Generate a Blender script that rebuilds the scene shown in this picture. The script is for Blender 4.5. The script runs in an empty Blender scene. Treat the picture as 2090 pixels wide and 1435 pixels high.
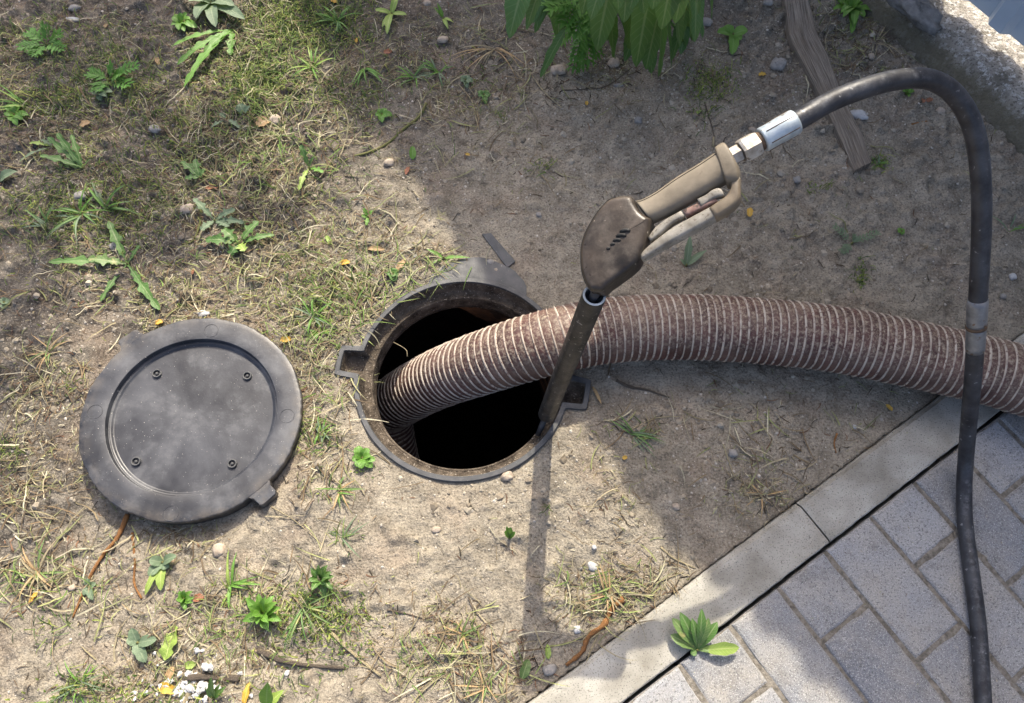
import bpy, math, random
import numpy as np
from mathutils import Vector, Matrix

# ------------------------------------------------------------------ camera, world, sun, exposure
C = bpy.context.scene.collection
H, PIT, ROLL, FOC = 1.2543, 0.394, -0.032, 1482.6
cam_d = bpy.data.cameras.new('camera')
cam = bpy.data.objects.new('camera', cam_d); C.objects.link(cam)
cam_d.sensor_width = 36; cam_d.lens = 36 * FOC / 2090
cam_d.clip_start = 0.02; cam_d.clip_end = 400
RM = Matrix.Rotation(PIT, 4, 'X') @ Matrix.Rotation(ROLL, 4, 'Z')
cam.matrix_world = Matrix.Translation((0, 0, H)) @ RM
bpy.context.scene.camera = cam

SUN = Vector((0.20, 0.93, 1.0)).normalized()        # towards the sun
elev = math.asin(SUN.z)
w = bpy.data.worlds.new('World'); bpy.context.scene.world = w; w.use_nodes = True
nt = w.node_tree; nt.nodes.clear()
sky = nt.nodes.new('ShaderNodeTexSky'); sky.sky_type = 'NISHITA'; sky.sun_disc = False
sky.air_density = 0.7; sky.dust_density = 6.0; sky.ozone_density = 1.0
sky.sun_elevation = elev; sky.sun_rotation = math.atan2(SUN.x, SUN.y)
bg = nt.nodes.new('ShaderNodeBackground'); bg.inputs[1].default_value = 0.15
wo = nt.nodes.new('ShaderNodeOutputWorld')
nt.links.new(sky.outputs[0], bg.inputs[0]); nt.links.new(bg.outputs[0], wo.inputs[0])
sl = bpy.data.lights.new('sun', 'SUN'); sl.energy = 2.9; sl.angle = math.radians(0.53); sl.color = (1, 0.915, 0.76)
so = bpy.data.objects.new('sun', sl); C.objects.link(so)
so.rotation_euler = SUN.to_track_quat('Z', 'Y').to_euler()
vs = bpy.context.scene.view_settings
vs.view_transform = 'Standard'; vs.look = 'None'; vs.gamma = 1; vs.use_curve_mapping = False; vs.exposure = 1.22
bpy.context.scene.cycles.max_bounces = 6
bpy.context.scene.cycles.transparent_max_bounces = 8

rnd = random.Random(7)
rs = np.random.RandomState(11)

# ------------------------------------------------------------------ helpers
def at(px, py, z=0.0):
    """point of the plane at height z seen at that place of the survey photograph"""
    v = RM.to_3x3() @ Vector(((px - 1045) / FOC, -(py - 717.5) / FOC, -1))
    t = (z - H) / v.z
    return Vector((v.x * t, v.y * t, z))

def dpt(px, py, d):
    v = RM.to_3x3() @ Vector(((px - 1045) / FOC, -(py - 717.5) / FOC, -1))
    return Vector((0, 0, H)) + v * d

def hash2(ix, iy, seed):
    n = (ix.astype(np.int64) * 374761393 + iy.astype(np.int64) * 668265263 + seed * 1442695041) & 0xffffffff
    n = ((n ^ (n >> 13)) * 1274126177) & 0xffffffff
    n = n ^ (n >> 16)
    return (n & 0xffff) / 65535.0

def vnoise(x, y, seed=0):
    x = np.asarray(x, float); y = np.asarray(y, float)
    ix = np.floor(x); iy = np.floor(y); fx = x - ix; fy = y - iy
    fx = fx * fx * (3 - 2 * fx); fy = fy * fy * (3 - 2 * fy)
    a = hash2(ix, iy, seed); b = hash2(ix + 1, iy, seed); c = hash2(ix, iy + 1, seed); d = hash2(ix + 1, iy + 1, seed)
    return (a * (1 - fx) + b * fx) * (1 - fy) + (c * (1 - fx) + d * fx) * fy

def fbm(x, y, f, octv, seed=0, gain=0.5):
    s = 0; a = 1; n = 0
    for k in range(octv):
        s = s + a * (vnoise(x * f + 17.3 * k, y * f - 9.1 * k, seed + k) - 0.5) * 2; n += a
        a *= gain; f *= 2.03
    return s / n

MC = Vector((-0.0928, 0.4766, 0))      # manhole centre
RO = 0.1996                             # outer radius of its frame
PTH = 0.5611; PP = 0.104                # paving direction and module
PU = Vector((math.cos(PTH), math.sin(PTH), 0)); PV = Vector((math.sin(PTH), -math.cos(PTH), 0))
PO = Vector((0.247, -0.0213, 0))
def pav(a, b, z=0): return PO + PU * (a * PP) + PV * (b * PP) + Vector((0, 0, z))
LC = Vector((-0.5656, 0.4053, 0.040)); LN = Vector((0.085, 0.014, 1)).normalized()   # cover centre and normal

def blob(x, y, cx, cy, r): return np.exp(-((x - cx) ** 2 + (y - cy) ** 2) / (r * r))

def gheight(x, y):
    x = np.asarray(x, float); y = np.asarray(y, float)
    b = ((x - PO.x) * PV.x + (y - PO.y) * PV.y)
    z = fbm(x, y, 2.2, 3, 3) * 0.012
    rough = 0.40 + 0.9 * np.clip(0.5 + 1.2 * fbm(x, y, 3.1, 2, 91), 0, 1)
    rough = rough + 0.7 * (x > 0.5) * np.clip((y - 0.5) * 2, 0, 1) + 0.5 * np.clip(-0.35 - x, 0, 1)
    z = z + fbm(x, y, 17, 3, 21) * 0.0045 * rough + fbm(x, y, 70, 3, 33) * 0.0022 * rough
    l = fbm(x, y, 38, 2, 55); z = z + np.clip(l - 0.10, 0, 1) ** 1.1 * 0.013 * rough
    l = fbm(x, y, 85, 2, 57); z = z + np.clip(l - 0.10, 0, 1) * 0.006 * rough * (0.4 + 1.0 * (x > 0.45) + 0.7 * (x < -0.4))
    z = z - np.clip(0.03 - np.abs(fbm(x, y, 26, 2, 65)), 0, 1) * 0.09 * (rough > 0.6)
    # soil meets the kerb a little below its top
    k = np.clip((-b - 0.09) / 0.16, 0, 1); k = k * k * (3 - 2 * k)
    z = z * (0.25 + 0.75 * k) - 0.011 * (1 - k)
    z = z + 0.004 * np.clip(-(b + 0.2) * 3, 0, 1)
    # around the manhole frame
    d = np.hypot(x - MC.x, y - MC.y); m = np.clip((d - RO) / 0.10, 0, 1)
    z = z * (0.22 + 0.78 * m) + 0.001 * (1 - m)
    for (vx, vy) in ((-0.211, 0.033), (0.212, -0.044)):
        l_ = math.hypot(vx, vy); ux, uy = vx / l_, vy / l_
        rr_ = (x - MC.x) * ux + (y - MC.y) * uy; tt_ = -(x - MC.x) * uy + (y - MC.y) * ux
        z = np.where((np.abs(tt_) < 0.0255) & (rr_ > 0) & (rr_ < RO + 0.0335), -0.035, z)
    # settled under the cover
    dl = np.hypot(x - LC.x, y - LC.y); m = np.clip((dl - 0.15) / 0.07, 0, 1)
    z = np.where(m < 1, z * m + (1 - m) * (LC.z - 0.036 - (x - LC.x) * LN.x), z)
    # bed under the paving
    z = np.where(b > -0.084, -0.075, z)
    return z

def gz(x, y):
    b = (x - PO.x) * PV.x + (y - PO.y) * PV.y
    return 0.0 if b > -0.084 else float(gheight(np.array([x]), np.array([y]))[0])
def on(px, py, dz=0.0):
    p = at(px, py); p = at(px, py, gz(p.x, p.y)); p.z = gz(p.x, p.y) + dz
    return p

def tag(o, label=None, cat=None, group=None, kind=None):
    if label: o['label'] = label
    if cat: o['category'] = cat
    if group: o['group'] = group
    if kind: o['kind'] = kind
    return o

def empty(name, loc, label=None, cat=None, group=None):
    o = bpy.data.objects.new(name, None); C.objects.link(o); o.location = loc
    o.empty_display_size = 0.02
    return tag(o, label, cat, group)

def mesh(name, V, F, mat=None, smooth=True, uv=None, col=None, mats=None, fmi=None):
    me = bpy.data.meshes.new(name)
    V = np.asarray(V, dtype=np.float32)
    me.from_pydata(V.tolist() if len(V) < 2000 else V, [], F)
    if mats:
        for m in mats: me.materials.append(m)
    elif mat: me.materials.append(mat)
    if fmi is not None: me.polygons.foreach_set('material_index', fmi)
    if smooth: me.polygons.foreach_set('use_smooth', [True] * len(me.polygons))
    if uv is not None:
        l = me.uv_layers.new(name='UVMap')
        vi = np.zeros(len(me.loops), dtype=np.int32); me.loops.foreach_get('vertex_index', vi)
        l.data.foreach_set('uv', np.asarray(uv, dtype=np.float32)[vi].ravel())
    if col is not None:
        a = me.color_attributes.new('tint', 'FLOAT_COLOR', 'POINT')
        c = np.ones((len(V), 4), dtype=np.float32); c[:, :3] = col
        a.data.foreach_set('color', c.ravel())
    me.update()
    return me

def obj(name, me, parent=None, loc=None):
    """link a mesh; vertices of parts are in world space unless loc is given"""
    o = bpy.data.objects.new(name, me); C.objects.link(o)
    if parent is not None:
        o.parent = parent
        if loc is None: o.location = -parent.location
        else: o.location = loc
    elif loc is not None: o.location = loc
    return o

def recentre(o, p):
    """put the origin of a top-level mesh at p without moving it"""
    o.data.transform(Matrix.Translation(-Vector(p))); o.location = p
    return o

class MB:
    def __init__(s): s.V = []; s.F = []; s.UV = []; s.C = []; s.M = []
    def add(s, V, F, uv=None, col=None, mi=0):
        n = len(s.V); s.V += [tuple(v) for v in V]; s.F += [tuple(i + n for i in f) for f in F]
        s.UV += uv if uv is not None else [(0, 0)] * len(V)
        s.C += [col if col is not None else (1, 1, 1)] * len(V)
        s.M += [mi] * len(F)
    def me(s, name, mat=None, smooth=True, mats=None, tint=False):
        return mesh(name, s.V, s.F, mat, smooth, uv=s.UV, col=np.array(s.C) if tint else None, mats=mats, fmi=s.M if mats else None)

def frames(P):
    n = len(P); T = []
    for i in range(n):
        t = (P[min(i + 1, n - 1)] - P[max(i - 1, 0)]); T.append(t.normalized())
    up = Vector((0, 0, 1)) if abs(T[0].z) < 0.9 else Vector((1, 0, 0))
    N = [(up - T[0] * up.dot(T[0])).normalized()]
    for i in range(1, n):
        v = N[-1] - T[i] * N[-1].dot(T[i]); N.append(v.normalized())
    return T, N, [T[i].cross(N[i]) for i in range(n)]

def tube(mb, P, R, seg=8, cap=True, col=None, mi=0, uvs=1.0, wob=0):
    P = [Vector(p) for p in P]; n = len(P)
    if not hasattr(R, '__len__'): R = [R] * n
    T, N, B = frames(P); V = []; F = []; U = []; L = 0
    for i in range(n):
        if i: L += (P[i] - P[i - 1]).length
        for k in range(seg):
            a = 2 * math.pi * k / seg
            r = R[i] * (1 + wob * (rnd.random() - 0.5))
            V.append(P[i] + (N[i] * math.cos(a) + B[i] * math.sin(a)) * r); U.append((k / seg, L * uvs))
    for i in range(n - 1):
        for k in range(seg):
            a = i * seg + k; b = i * seg + (k + 1) % seg
            F.append((a, b, b + seg, a + seg))
    if cap:
        F.append(tuple(range(seg - 1, -1, -1))); F.append(tuple((n - 1) * seg + k for k in range(seg)))
    mb.add(V, F, U, col, mi)

def spline(P, step=0.01):
    """Catmull-Rom through P, resampled at about step"""
    P = [Vector(p) for p in P]; Q = [P[0] * 2 - P[1]] + P + [P[-1] * 2 - P[-2]]; out = []
    for i in range(1, len(Q) - 2):
        p0, p1, p2, p3 = Q[i - 1:i + 3]
        m = max(2, int((p2 - p1).length / step) + 1)
        for k in range(m):
            t = k / m
            out.append(0.5 * ((2 * p1) + (p2 - p0) * t + (2 * p0 - 5 * p1 + 4 * p2 - p3) * t * t + (-p0 + 3 * p1 - 3 * p2 + p3) * t ** 3))
    out.append(P[-1]); return out

def resample(P, step):
    out = [P[0].copy()]; acc = 0.0
    for i in range(1, len(P)):
        a, b = P[i - 1], P[i]; L = (b - a).length; d = step - acc
        while d <= L:
            out.append(a.lerp(b, d / L)); d += step
        acc = L - (d - step)
    return out

# ------------------------------------------------------------------ materials
def newmat(name):
    m = bpy.data.materials.new(name); m.use_nodes = True
    n = m.node_tree; b = n.nodes['Principled BSDF']
    return m, n, b
def nd(n, t, **k):
    x = n.nodes.new(t)
    for a, v in k.items():
        if a.startswith('i_'):
            x.inputs[int(a[2:])].default_value = v
        else: setattr(x, a, v)
    return x
def noise(n, scale, detail=4, rough=0.55, coord=None, dist=0):
    x = n.nodes.new('ShaderNodeTexNoise'); x.inputs['Scale'].default_value = scale
    x.inputs['Detail'].default_value = detail; x.inputs['Roughness'].default_value = rough
    x.inputs['Distortion'].default_value = dist
    if coord is not None: n.links.new(coord, x.inputs['Vector'])
    return x.outputs['Fac']
def ramp(n, fac, stops, interp='LINEAR'):
    x = n.nodes.new('ShaderNodeValToRGB'); cr = x.color_ramp; cr.interpolation = interp
    while len(cr.elements) < len(stops): cr.elements.new(0.5)
    for e, (p, c) in zip(cr.elements, stops):
        e.position = p; e.color = (c, c, c, 1) if not hasattr(c, '__len__') else (*c, 1)
    n.links.new(fac, x.inputs[0]); return x.outputs[0]
def mix(n, fac, a, b, mode='MIX'):
    x = n.nodes.new('ShaderNodeMix'); x.data_type = 'RGBA'; x.blend_type = mode
    for s, v in ((x.inputs[0], fac), (x.inputs[6], a), (x.inputs[7], b)):
        if isinstance(v, (int, float)): s.default_value = v
        elif isinstance(v, tuple): s.default_value = (*v, 1)
        else: n.links.new(v, s)
    return x.outputs[2]
def mth(n, op, a, b=0.0, clamp=False):
    x = n.nodes.new('ShaderNodeMath'); x.operation = op; x.use_clamp = clamp
    for s, v in ((x.inputs[0], a), (x.inputs[1], b)):
        if isinstance(v, (int, float)): s.default_value = v
        else: n.links.new(v, s)
    return x.outputs[0]
def bump(n, b, hs, strength=0.5, dist=0.002):
    x = n.nodes.new('ShaderNodeBump'); x.inputs['Strength'].default_value = strength; x.inputs['Distance'].default_value = dist
    n.links.new(hs, x.inputs['Height']); n.links.new(x.outputs[0], b.inputs['Normal']); return x
def objco(n): return n.nodes.new('ShaderNodeTexCoord').outputs['Object']
def geo_pos(n): return n.nodes.new('ShaderNodeNewGeometry').outputs['Position']

def soil_mat():
    m, n, b = newmat('soil'); P = geo_pos(n)
    big = noise(n, 4, 3, 0.6, P); mid = noise(n, 28, 4, 0.62, P); fine = noise(n, 260, 4, 0.7, P); gr = noise(n, 900, 2, 0.6, P)
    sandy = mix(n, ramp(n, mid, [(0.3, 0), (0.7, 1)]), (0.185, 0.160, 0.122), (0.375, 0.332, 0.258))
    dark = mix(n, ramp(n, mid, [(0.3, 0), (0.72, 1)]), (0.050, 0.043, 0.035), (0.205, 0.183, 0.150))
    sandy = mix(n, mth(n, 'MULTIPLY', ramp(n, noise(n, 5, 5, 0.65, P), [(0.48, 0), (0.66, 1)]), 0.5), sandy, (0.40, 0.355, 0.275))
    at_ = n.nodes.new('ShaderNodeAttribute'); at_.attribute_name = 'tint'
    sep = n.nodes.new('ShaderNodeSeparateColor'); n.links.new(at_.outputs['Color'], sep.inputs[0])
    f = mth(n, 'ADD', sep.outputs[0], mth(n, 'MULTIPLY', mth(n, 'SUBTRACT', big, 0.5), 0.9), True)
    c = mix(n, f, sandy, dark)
    c = mix(n, mth(n, 'MULTIPLY', ramp(n, noise(n, 11, 3, 0.5, P), [(0.5, 0), (0.68, 1)]), 0.35), c, (0.27, 0.20, 0.145))   # rusty clay patches
    c = mix(n, ramp(n, fine, [(0.28, 0.95), (0.50, 0.0)]), c, (0.055, 0.045, 0.036))
    c = mix(n, ramp(n, fine, [(0.56, 0.0), (0.72, 0.6)]), c, (0.50, 0.44, 0.36))
    c = mix(n, ramp(n, gr, [(0.66, 0.0), (0.72, 0.6)]), c, (0.62, 0.56, 0.48))
    n.links.new(c, b.inputs['Base Color']); b.inputs['Roughness'].default_value = 0.95; b.inputs['Specular IOR Level'].default_value = 0.15
    h = mth(n, 'ADD', mth(n, 'MULTIPLY', mid, 1.6), mth(n, 'ADD', mth(n, 'MULTIPLY', noise(n, 120, 4, 0.7, P), 1.0), mth(n, 'MULTIPLY', fine, 0.7)))
    bump(n, b, h, 0.8, 0.005)
    return m

def tint_mat(name, rough=0.8, var=0.25, trans=False, scale=60):
    m, n, b = newmat(name)
    a = n.nodes.new('ShaderNodeAttribute'); a.attribute_name = 'tint'
    P = geo_pos(n); f = noise(n, scale, 3, 0.6, P)
    c = mix(n, ramp(n, f, [(0.3, 1.0 * var * 1.6), (0.65, 0)]), a.outputs['Color'], (0.02, 0.02, 0.012))
    n.links.new(c, b.inputs['Base Color']); b.inputs['Roughness'].default_value = rough
    b.inputs['Specular IOR Level'].default_value = 0.25
    if trans:
        t = n.nodes.new('ShaderNodeBsdfTranslucent'); n.links.new(c, t.inputs[0])
        s = n.nodes.new('ShaderNodeMixShader'); s.inputs[0].default_value = 0.3
        o = [x for x in n.nodes if x.type == 'OUTPUT_MATERIAL'][0]
        n.links.new(b.outputs[0], s.inputs[1]); n.links.new(t.outputs[0], s.inputs[2]); n.links.new(s.outputs[0], o.inputs[0])
    return m

def leaf_mat(name, c1, c2, vein, rough=0.5, blotch=None):
    m, n, b = newmat(name)
    uv = n.nodes.new('ShaderNodeUVMap').outputs[0]; sp = n.nodes.new('ShaderNodeSeparateXYZ'); n.links.new(uv, sp.inputs[0])
    P = geo_pos(n); ob = n.nodes.new('ShaderNodeObjectInfo')
    c = mix(n, noise(n, 45, 3, 0.6, P), c1, c2)
    c = mix(n, mth(n, 'MULTIPLY', ob.outputs['Random'], 0.35), c, c2)
    if blotch: c = mix(n, ramp(n, noise(n, 60, 3, 0.6, P), [(0.56, 0), (0.64, 0.85)]), c, blotch)
    ax = mth(n, 'ABSOLUTE', sp.outputs[0])
    # side veins: bands of (v - |u|)
    sv = mth(n, 'FRACT', mth(n, 'ADD', mth(n, 'MULTIPLY', sp.outputs[1], 11), mth(n, 'MULTIPLY', ax, -1.6)))
    svm = ramp(n, sv, [(0.0, 0.45), (0.12, 0.0), (0.88, 0.0), (1.0, 0.45)])
    c = mix(n, svm, c, vein)
    c = mix(n, ramp(n, ax, [(0.05, 0.9), (0.12, 0.0)]), c, vein)
    n.links.new(c, b.inputs['Base Color']); b.inputs['Roughness'].default_value = rough
    bump(n, b, mth(n, 'ADD', mth(n, 'MULTIPLY', svm, -1.0), noise(n, 150, 2, 0.5, P)), 0.35, 0.0012)
    t = n.nodes.new('ShaderNodeBsdfTranslucent'); n.links.new(mix(n, 0.5, c, (0.25, 0.4, 0.03)), t.inputs[0])
    s = n.nodes.new('ShaderNodeMixShader'); s.inputs[0].default_value = 0.25
    o = [x for x in n.nodes if x.type == 'OUTPUT_MATERIAL'][0]
    n.links.new(b.outputs[0], s.inputs[1]); n.links.new(t.outputs[0], s.inputs[2]); n.links.new(s.outputs[0], o.inputs[0])
    return m

def generic(name, c1, c2, scale=40, rough=(0.5, 0.8), metal=0.0, bs=0.3, bd=0.001, spots=None, dust_sheen=None, spec=0.4, detail=5, bscale=None, spotscale=300, dustscale=90, dustlo=0.42, big=None):
    m, n, b = newmat(name); P = objco(n)
    f = noise(n, scale, detail, 0.6, P)
    c = mix(n, ramp(n, f, [(0.32, 0), (0.68, 1)]), c1, c2)
    if big: c = mix(n, ramp(n, noise(n, big[1], 4, 0.65, P), [(0.42, 0), (0.66, big[2])]), c, big[0])
    if spots: c = mix(n, ramp(n, noise(n, spotscale, 2, 0.5, P), [(spots[1], 0), (spots[1] + 0.05, 0.85)]), c, spots[0])
    if dust_sheen:
        g = n.nodes.new('ShaderNodeNewGeometry'); sp = n.nodes.new('ShaderNodeSeparateXYZ'); n.links.new(g.outputs['Normal'], sp.inputs[0])
        up = ramp(n, sp.outputs[2], [(dust_sheen[1], 0), (min(1, dust_sheen[1] + 0.55), 1)])
        dn = ramp(n, noise(n, dustscale, 5, 0.72, P), [(dustlo, 0), (dustlo + 0.22, 1)])
        c = mix(n, mth(n, 'MULTIPLY', mth(n, 'MULTIPLY', up, dn), dust_sheen[2]), c, dust_sheen[0])
    n.links.new(c, b.inputs['Base Color']); b.inputs['Metallic'].default_value = metal; b.inputs['Specular IOR Level'].default_value = spec
    n.links.new(ramp(n, noise(n, scale * 1.7, 4, 0.6, P), [(0.3, rough[0]), (0.7, rough[1])]), b.inputs['Roughness'])
    bump(n, b, noise(n, bscale or scale * 4, 5, 0.65, P), bs, bd)
    return m

M = {}
M['soil'] = soil_mat()
M['clod'] = tint_mat('clod', 0.95, 0.08, scale=300)
M['litter'] = tint_mat('dry_litter', 0.8, 0.25, scale=120)
M['grass'] = tint_mat('grass', 0.6, 0.2, True, 50)
M['concrete'] = generic('kerb_concrete', (0.22, 0.205, 0.17), (0.41, 0.395, 0.35), 12, (0.85, 0.95), bs=0.5, bd=0.0012, spots=((0.12, 0.115, 0.10), 0.60), bscale=380, spotscale=420, spec=0.2)
M['old_concrete'] = generic('old_concrete', (0.23, 0.215, 0.185), (0.44, 0.42, 0.38), 9, (0.9, 0.97), bs=0.9, bd=0.006, spots=((0.62, 0.61, 0.58), 0.62), bscale=70, spotscale=55, spec=0.2)
def footing_mat():
    m, n, b = newmat('old_concrete'); P = geo_pos(n); sp = n.nodes.new('ShaderNodeSeparateXYZ'); n.links.new(P, sp.inputs[0])
    c = mix(n, ramp(n, noise(n, 16, 5, 0.65, P), [(0.36, 0), (0.62, 1)]), (0.17, 0.155, 0.125), (0.40, 0.37, 0.32))
    c = mix(n, ramp(n, noise(n, 75, 4, 0.7, P), [(0.52, 0), (0.60, 0.85)]), c, (0.56, 0.545, 0.51))
    c = mix(n, ramp(n, noise(n, 190, 3, 0.7, P), [(0.38, 0.8), (0.47, 0)]), c, (0.09, 0.08, 0.07))
    f = ramp(n, mth(n, 'ADD', sp.outputs[2], mth(n, 'MULTIPLY', mth(n, 'SUBTRACT', noise(n, 30, 4, 0.6, P), 0.5), 0.03)), [(0.036, 0.85), (0.062, 0)])
    c = mix(n, f, c, mix(n, noise(n, 60, 4, 0.6, P), (0.09, 0.075, 0.05), (0.19, 0.17, 0.11)))
    n.links.new(c, b.inputs['Base Color']); b.inputs['Roughness'].default_value = 0.95; b.inputs['Specular IOR Level'].default_value = 0.2
    bump(n, b, mth(n, 'ADD', noise(n, 60, 5, 0.7, P), noise(n, 220, 3, 0.7, P)), 0.9, 0.006); return m
M['old_concrete'] = footing_mat()
M['mortar'] = generic('mortar', (0.12, 0.118, 0.11), (0.27, 0.262, 0.25), 40, (0.9, 0.97), bs=1, bd=0.006, bscale=90, spec=0.2)
M['pale_ground'] = generic('pale_screed', (0.42, 0.36, 0.29), (0.62, 0.57, 0.50), 9, (0.9, 0.97), bs=0.9, bd=0.004, bscale=60, spec=0.2, spots=((0.2, 0.14, 0.1), 0.64), spotscale=30)

def paver_mat():
    m, n, b = newmat('paver_concrete'); P = geo_pos(n); ob = n.nodes.new('ShaderNodeObjectInfo')
    c = mix(n, ob.outputs['Random'], (0.175, 0.183, 0.20), (0.315, 0.318, 0.325))
    c = mix(n, ramp(n, noise(n, 9, 5, 0.7, P), [(0.40, 0), (0.66, 0.65)]), c, (0.35, 0.32, 0.27))
    c = mix(n, ramp(n, noise(n, 23, 4, 0.7, P), [(0.34, 0.45), (0.48, 0)]), c, (0.13, 0.12, 0.11))
    c = mix(n, ramp(n, noise(n, 330, 3, 0.6, P), [(0.36, 0.85), (0.47, 0)]), c, (0.11, 0.11, 0.11))
    c = mix(n, ramp(n, noise(n, 700, 2, 0.6, P), [(0.56, 0), (0.66, 0.8)]), c, (0.52, 0.51, 0.49))
    c = mix(n, ramp(n, noise(n, 60, 3, 0.6, P), [(0.64, 0), (0.74, 0.5)]), c, (0.40, 0.36, 0.30))
    n.links.new(c, b.inputs['Base Color']); b.inputs['Roughness'].default_value = 0.9; b.inputs['Specular IOR Level'].default_value = 0.25
    bump(n, b, mth(n, 'ADD', noise(n, 500, 3, 0.7, P), mth(n, 'MULTIPLY', noise(n, 30, 3, 0.6, P), 0.6)), 0.55, 0.0014)
    return m
M['paver'] = paver_mat()
M['joint'] = generic('joint_sand', (0.11, 0.098, 0.08), (0.30, 0.27, 0.225), 130, (0.9, 0.98), bs=1, bd=0.003, bscale=350, spec=0.1)

def plastic_mat():
    m, n, b = newmat('cover_plastic'); P = objco(n)
    c = mix(n, ramp(n, noise(n, 8, 5, 0.6, P), [(0.38, 0), (0.64, 1)]), (0.012, 0.013, 0.017), (0.052, 0.055, 0.064))
    c = mix(n, ramp(n, noise(n, 17, 6, 0.72, P), [(0.50, 0), (0.72, 0.6)]), c, (0.12, 0.123, 0.13))
    c = mix(n, ramp(n, noise(n, 420, 2, 0.5, P), [(0.715, 0), (0.75, 0.8)]), c, (0.50, 0.47, 0.42))
    c = mix(n, ramp(n, noise(n, 70, 2, 0.5, P), [(0.76, 0), (0.78, 0.6)]), c, (0.40, 0.38, 0.35))
    # dirt gathers towards the rim
    sp = n.nodes.new('ShaderNodeVectorMath'); sp.operation = 'LENGTH'; n.links.new(P, sp.inputs[0])
    rim = ramp(n, sp.outputs['Value'], [(0.166, 0), (0.192, 1)])
    c = mix(n, mth(n, 'MULTIPLY', rim, ramp(n, noise(n, 30, 5, 0.7, P), [(0.40, 0.0), (0.66, 0.8)])), c, (0.13, 0.112, 0.09))
    n.links.new(c, b.inputs['Base Color'])
    n.links.new(ramp(n, noise(n, 16, 4, 0.6, P), [(0.3, 0.32), (0.7, 0.55)]), b.inputs['Roughness'])
    b.inputs['Specular IOR Level'].default_value = 0.5
    bump(n, b, noise(n, 260, 4, 0.6, P), 0.25, 0.0006)
    return m
M['plastic'] = plastic_mat()
M['frame'] = generic('frame_plastic', (0.045, 0.047, 0.050), (0.10, 0.10, 0.10), 30, (0.45, 0.7), bs=0.4, bd=0.0008, spots=((0.32, 0.29, 0.25), 0.70), bscale=300)
M['seat_dirt'] = generic('seat_dirt', (0.040, 0.032, 0.025), (0.16, 0.13, 0.10), 45, (0.9, 0.97), bs=1, bd=0.004, spots=((0.40, 0.35, 0.29), 0.64), bscale=220, spec=0.15)
M['shaft'] = generic('shaft_wall', (0.012, 0.010, 0.009), (0.045, 0.03, 0.02), 14, (0.6, 0.9), bs=0.8, bd=0.005)
M['rust'] = generic('rusty_wall', (0.018, 0.012, 0.009), (0.26, 0.13, 0.06), 15, (0.6, 0.85), bs=0.9, bd=0.005, spots=((0.015, 0.010, 0.008), 0.50), spotscale=22)
M['hose'] = generic('suction_hose_maroon', (0.040, 0.018, 0.016), (0.105, 0.045, 0.038), 25, (0.45, 0.7), bs=0.4, bd=0.001, dust_sheen=((0.36, 0.305, 0.225), 0.25, 0.85), bscale=260, spots=((0.30, 0.25, 0.19), 0.70), spotscale=330, dustscale=190, dustlo=0.46, big=((0.20, 0.145, 0.11), 11, 0.45))
M['hose_rib'] = generic('suction_hose_rib', (0.29, 0.24, 0.20), (0.53, 0.47, 0.39), 60, (0.8, 0.95), bs=0.6, bd=0.001, bscale=500, spots=((0.16, 0.10, 0.085), 0.58), spotscale=160, big=((0.26, 0.20, 0.16), 13, 0.4))
M['rubber'] = generic('black_rubber', (0.012, 0.012, 0.015), (0.050, 0.052, 0.058), 30, (0.32, 0.6), bs=0.5, bd=0.0008, dust_sheen=((0.17, 0.175, 0.185), 0.45, 0.6), bscale=160, dustscale=70, dustlo=0.5, spots=((0.20, 0.20, 0.20), 0.70), spotscale=120)  # tint on upward faces is dust and also a painted bluish grey sheen
M['sleeve'] = generic('weathered_sleeve', (0.007, 0.007, 0.008), (0.042, 0.040, 0.038), 30, (0.35, 0.6), bs=0.5, bd=0.0008, bscale=200, spots=((0.30, 0.28, 0.26), 0.67), spotscale=170)
M['zinc'] = generic('zinc_steel', (0.30, 0.35, 0.38), (0.52, 0.58, 0.61), 60, (0.4, 0.6), metal=0.55, bs=0.25, bd=0.0004, spots=((0.22, 0.19, 0.15), 0.68), spotscale=130)
M['nutsteel'] = generic('dirty_steel', (0.24, 0.20, 0.15), (0.50, 0.47, 0.42), 70, (0.4, 0.65), metal=0.55, bs=0.4, bd=0.0006, spots=((0.16, 0.13, 0.1), 0.66), spotscale=160)
M['dullsteel'] = generic('dull_steel', (0.15, 0.155, 0.16), (0.27, 0.27, 0.27), 60, (0.35, 0.55), metal=0.5, bs=0.3, bd=0.0005, spots=((0.14, 0.08, 0.04), 0.64), spotscale=90)
M['rustring'] = generic('rusty_ring', (0.05, 0.035, 0.025), (0.16, 0.10, 0.06), 90, (0.6, 0.8), metal=0.2)
M['gunbody'] = generic('gun_body', (0.010, 0.008, 0.006), (0.065, 0.050, 0.037), 17, (0.22, 0.48), bs=0.45, bd=0.0008, bscale=180, spots=((0.30, 0.26, 0.21), 0.70), spotscale=120, dust_sheen=((0.20, 0.17, 0.14), 0.62, 0.35), dustscale=40, dustlo=0.45)
M['gunhandle'] = generic('gun_handle', (0.065, 0.053, 0.037), (0.215, 0.18, 0.13), 16, (0.5, 0.7), bs=0.4, bd=0.0008, bscale=200, spots=((0.12, 0.095, 0.07), 0.68), spotscale=70)
M['trigger'] = generic('trigger_plastic', (0.14, 0.125, 0.10), (0.31, 0.29, 0.25), 50, (0.5, 0.75), bs=0.4, bd=0.0007, spots=((0.13, 0.11, 0.085), 0.60), spotscale=260)
M['guard'] = generic('guard_plastic', (0.08, 0.063, 0.043), (0.20, 0.16, 0.11), 30, (0.4, 0.6), bs=0.3, bd=0.0006)
M['redlatch'] = generic('worn_red', (0.13, 0.055, 0.045), (0.25, 0.17, 0.14), 70, (0.5, 0.7), bs=0.4, bd=0.0006, spots=((0.07, 0.05, 0.04), 0.58), spotscale=150)
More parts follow.
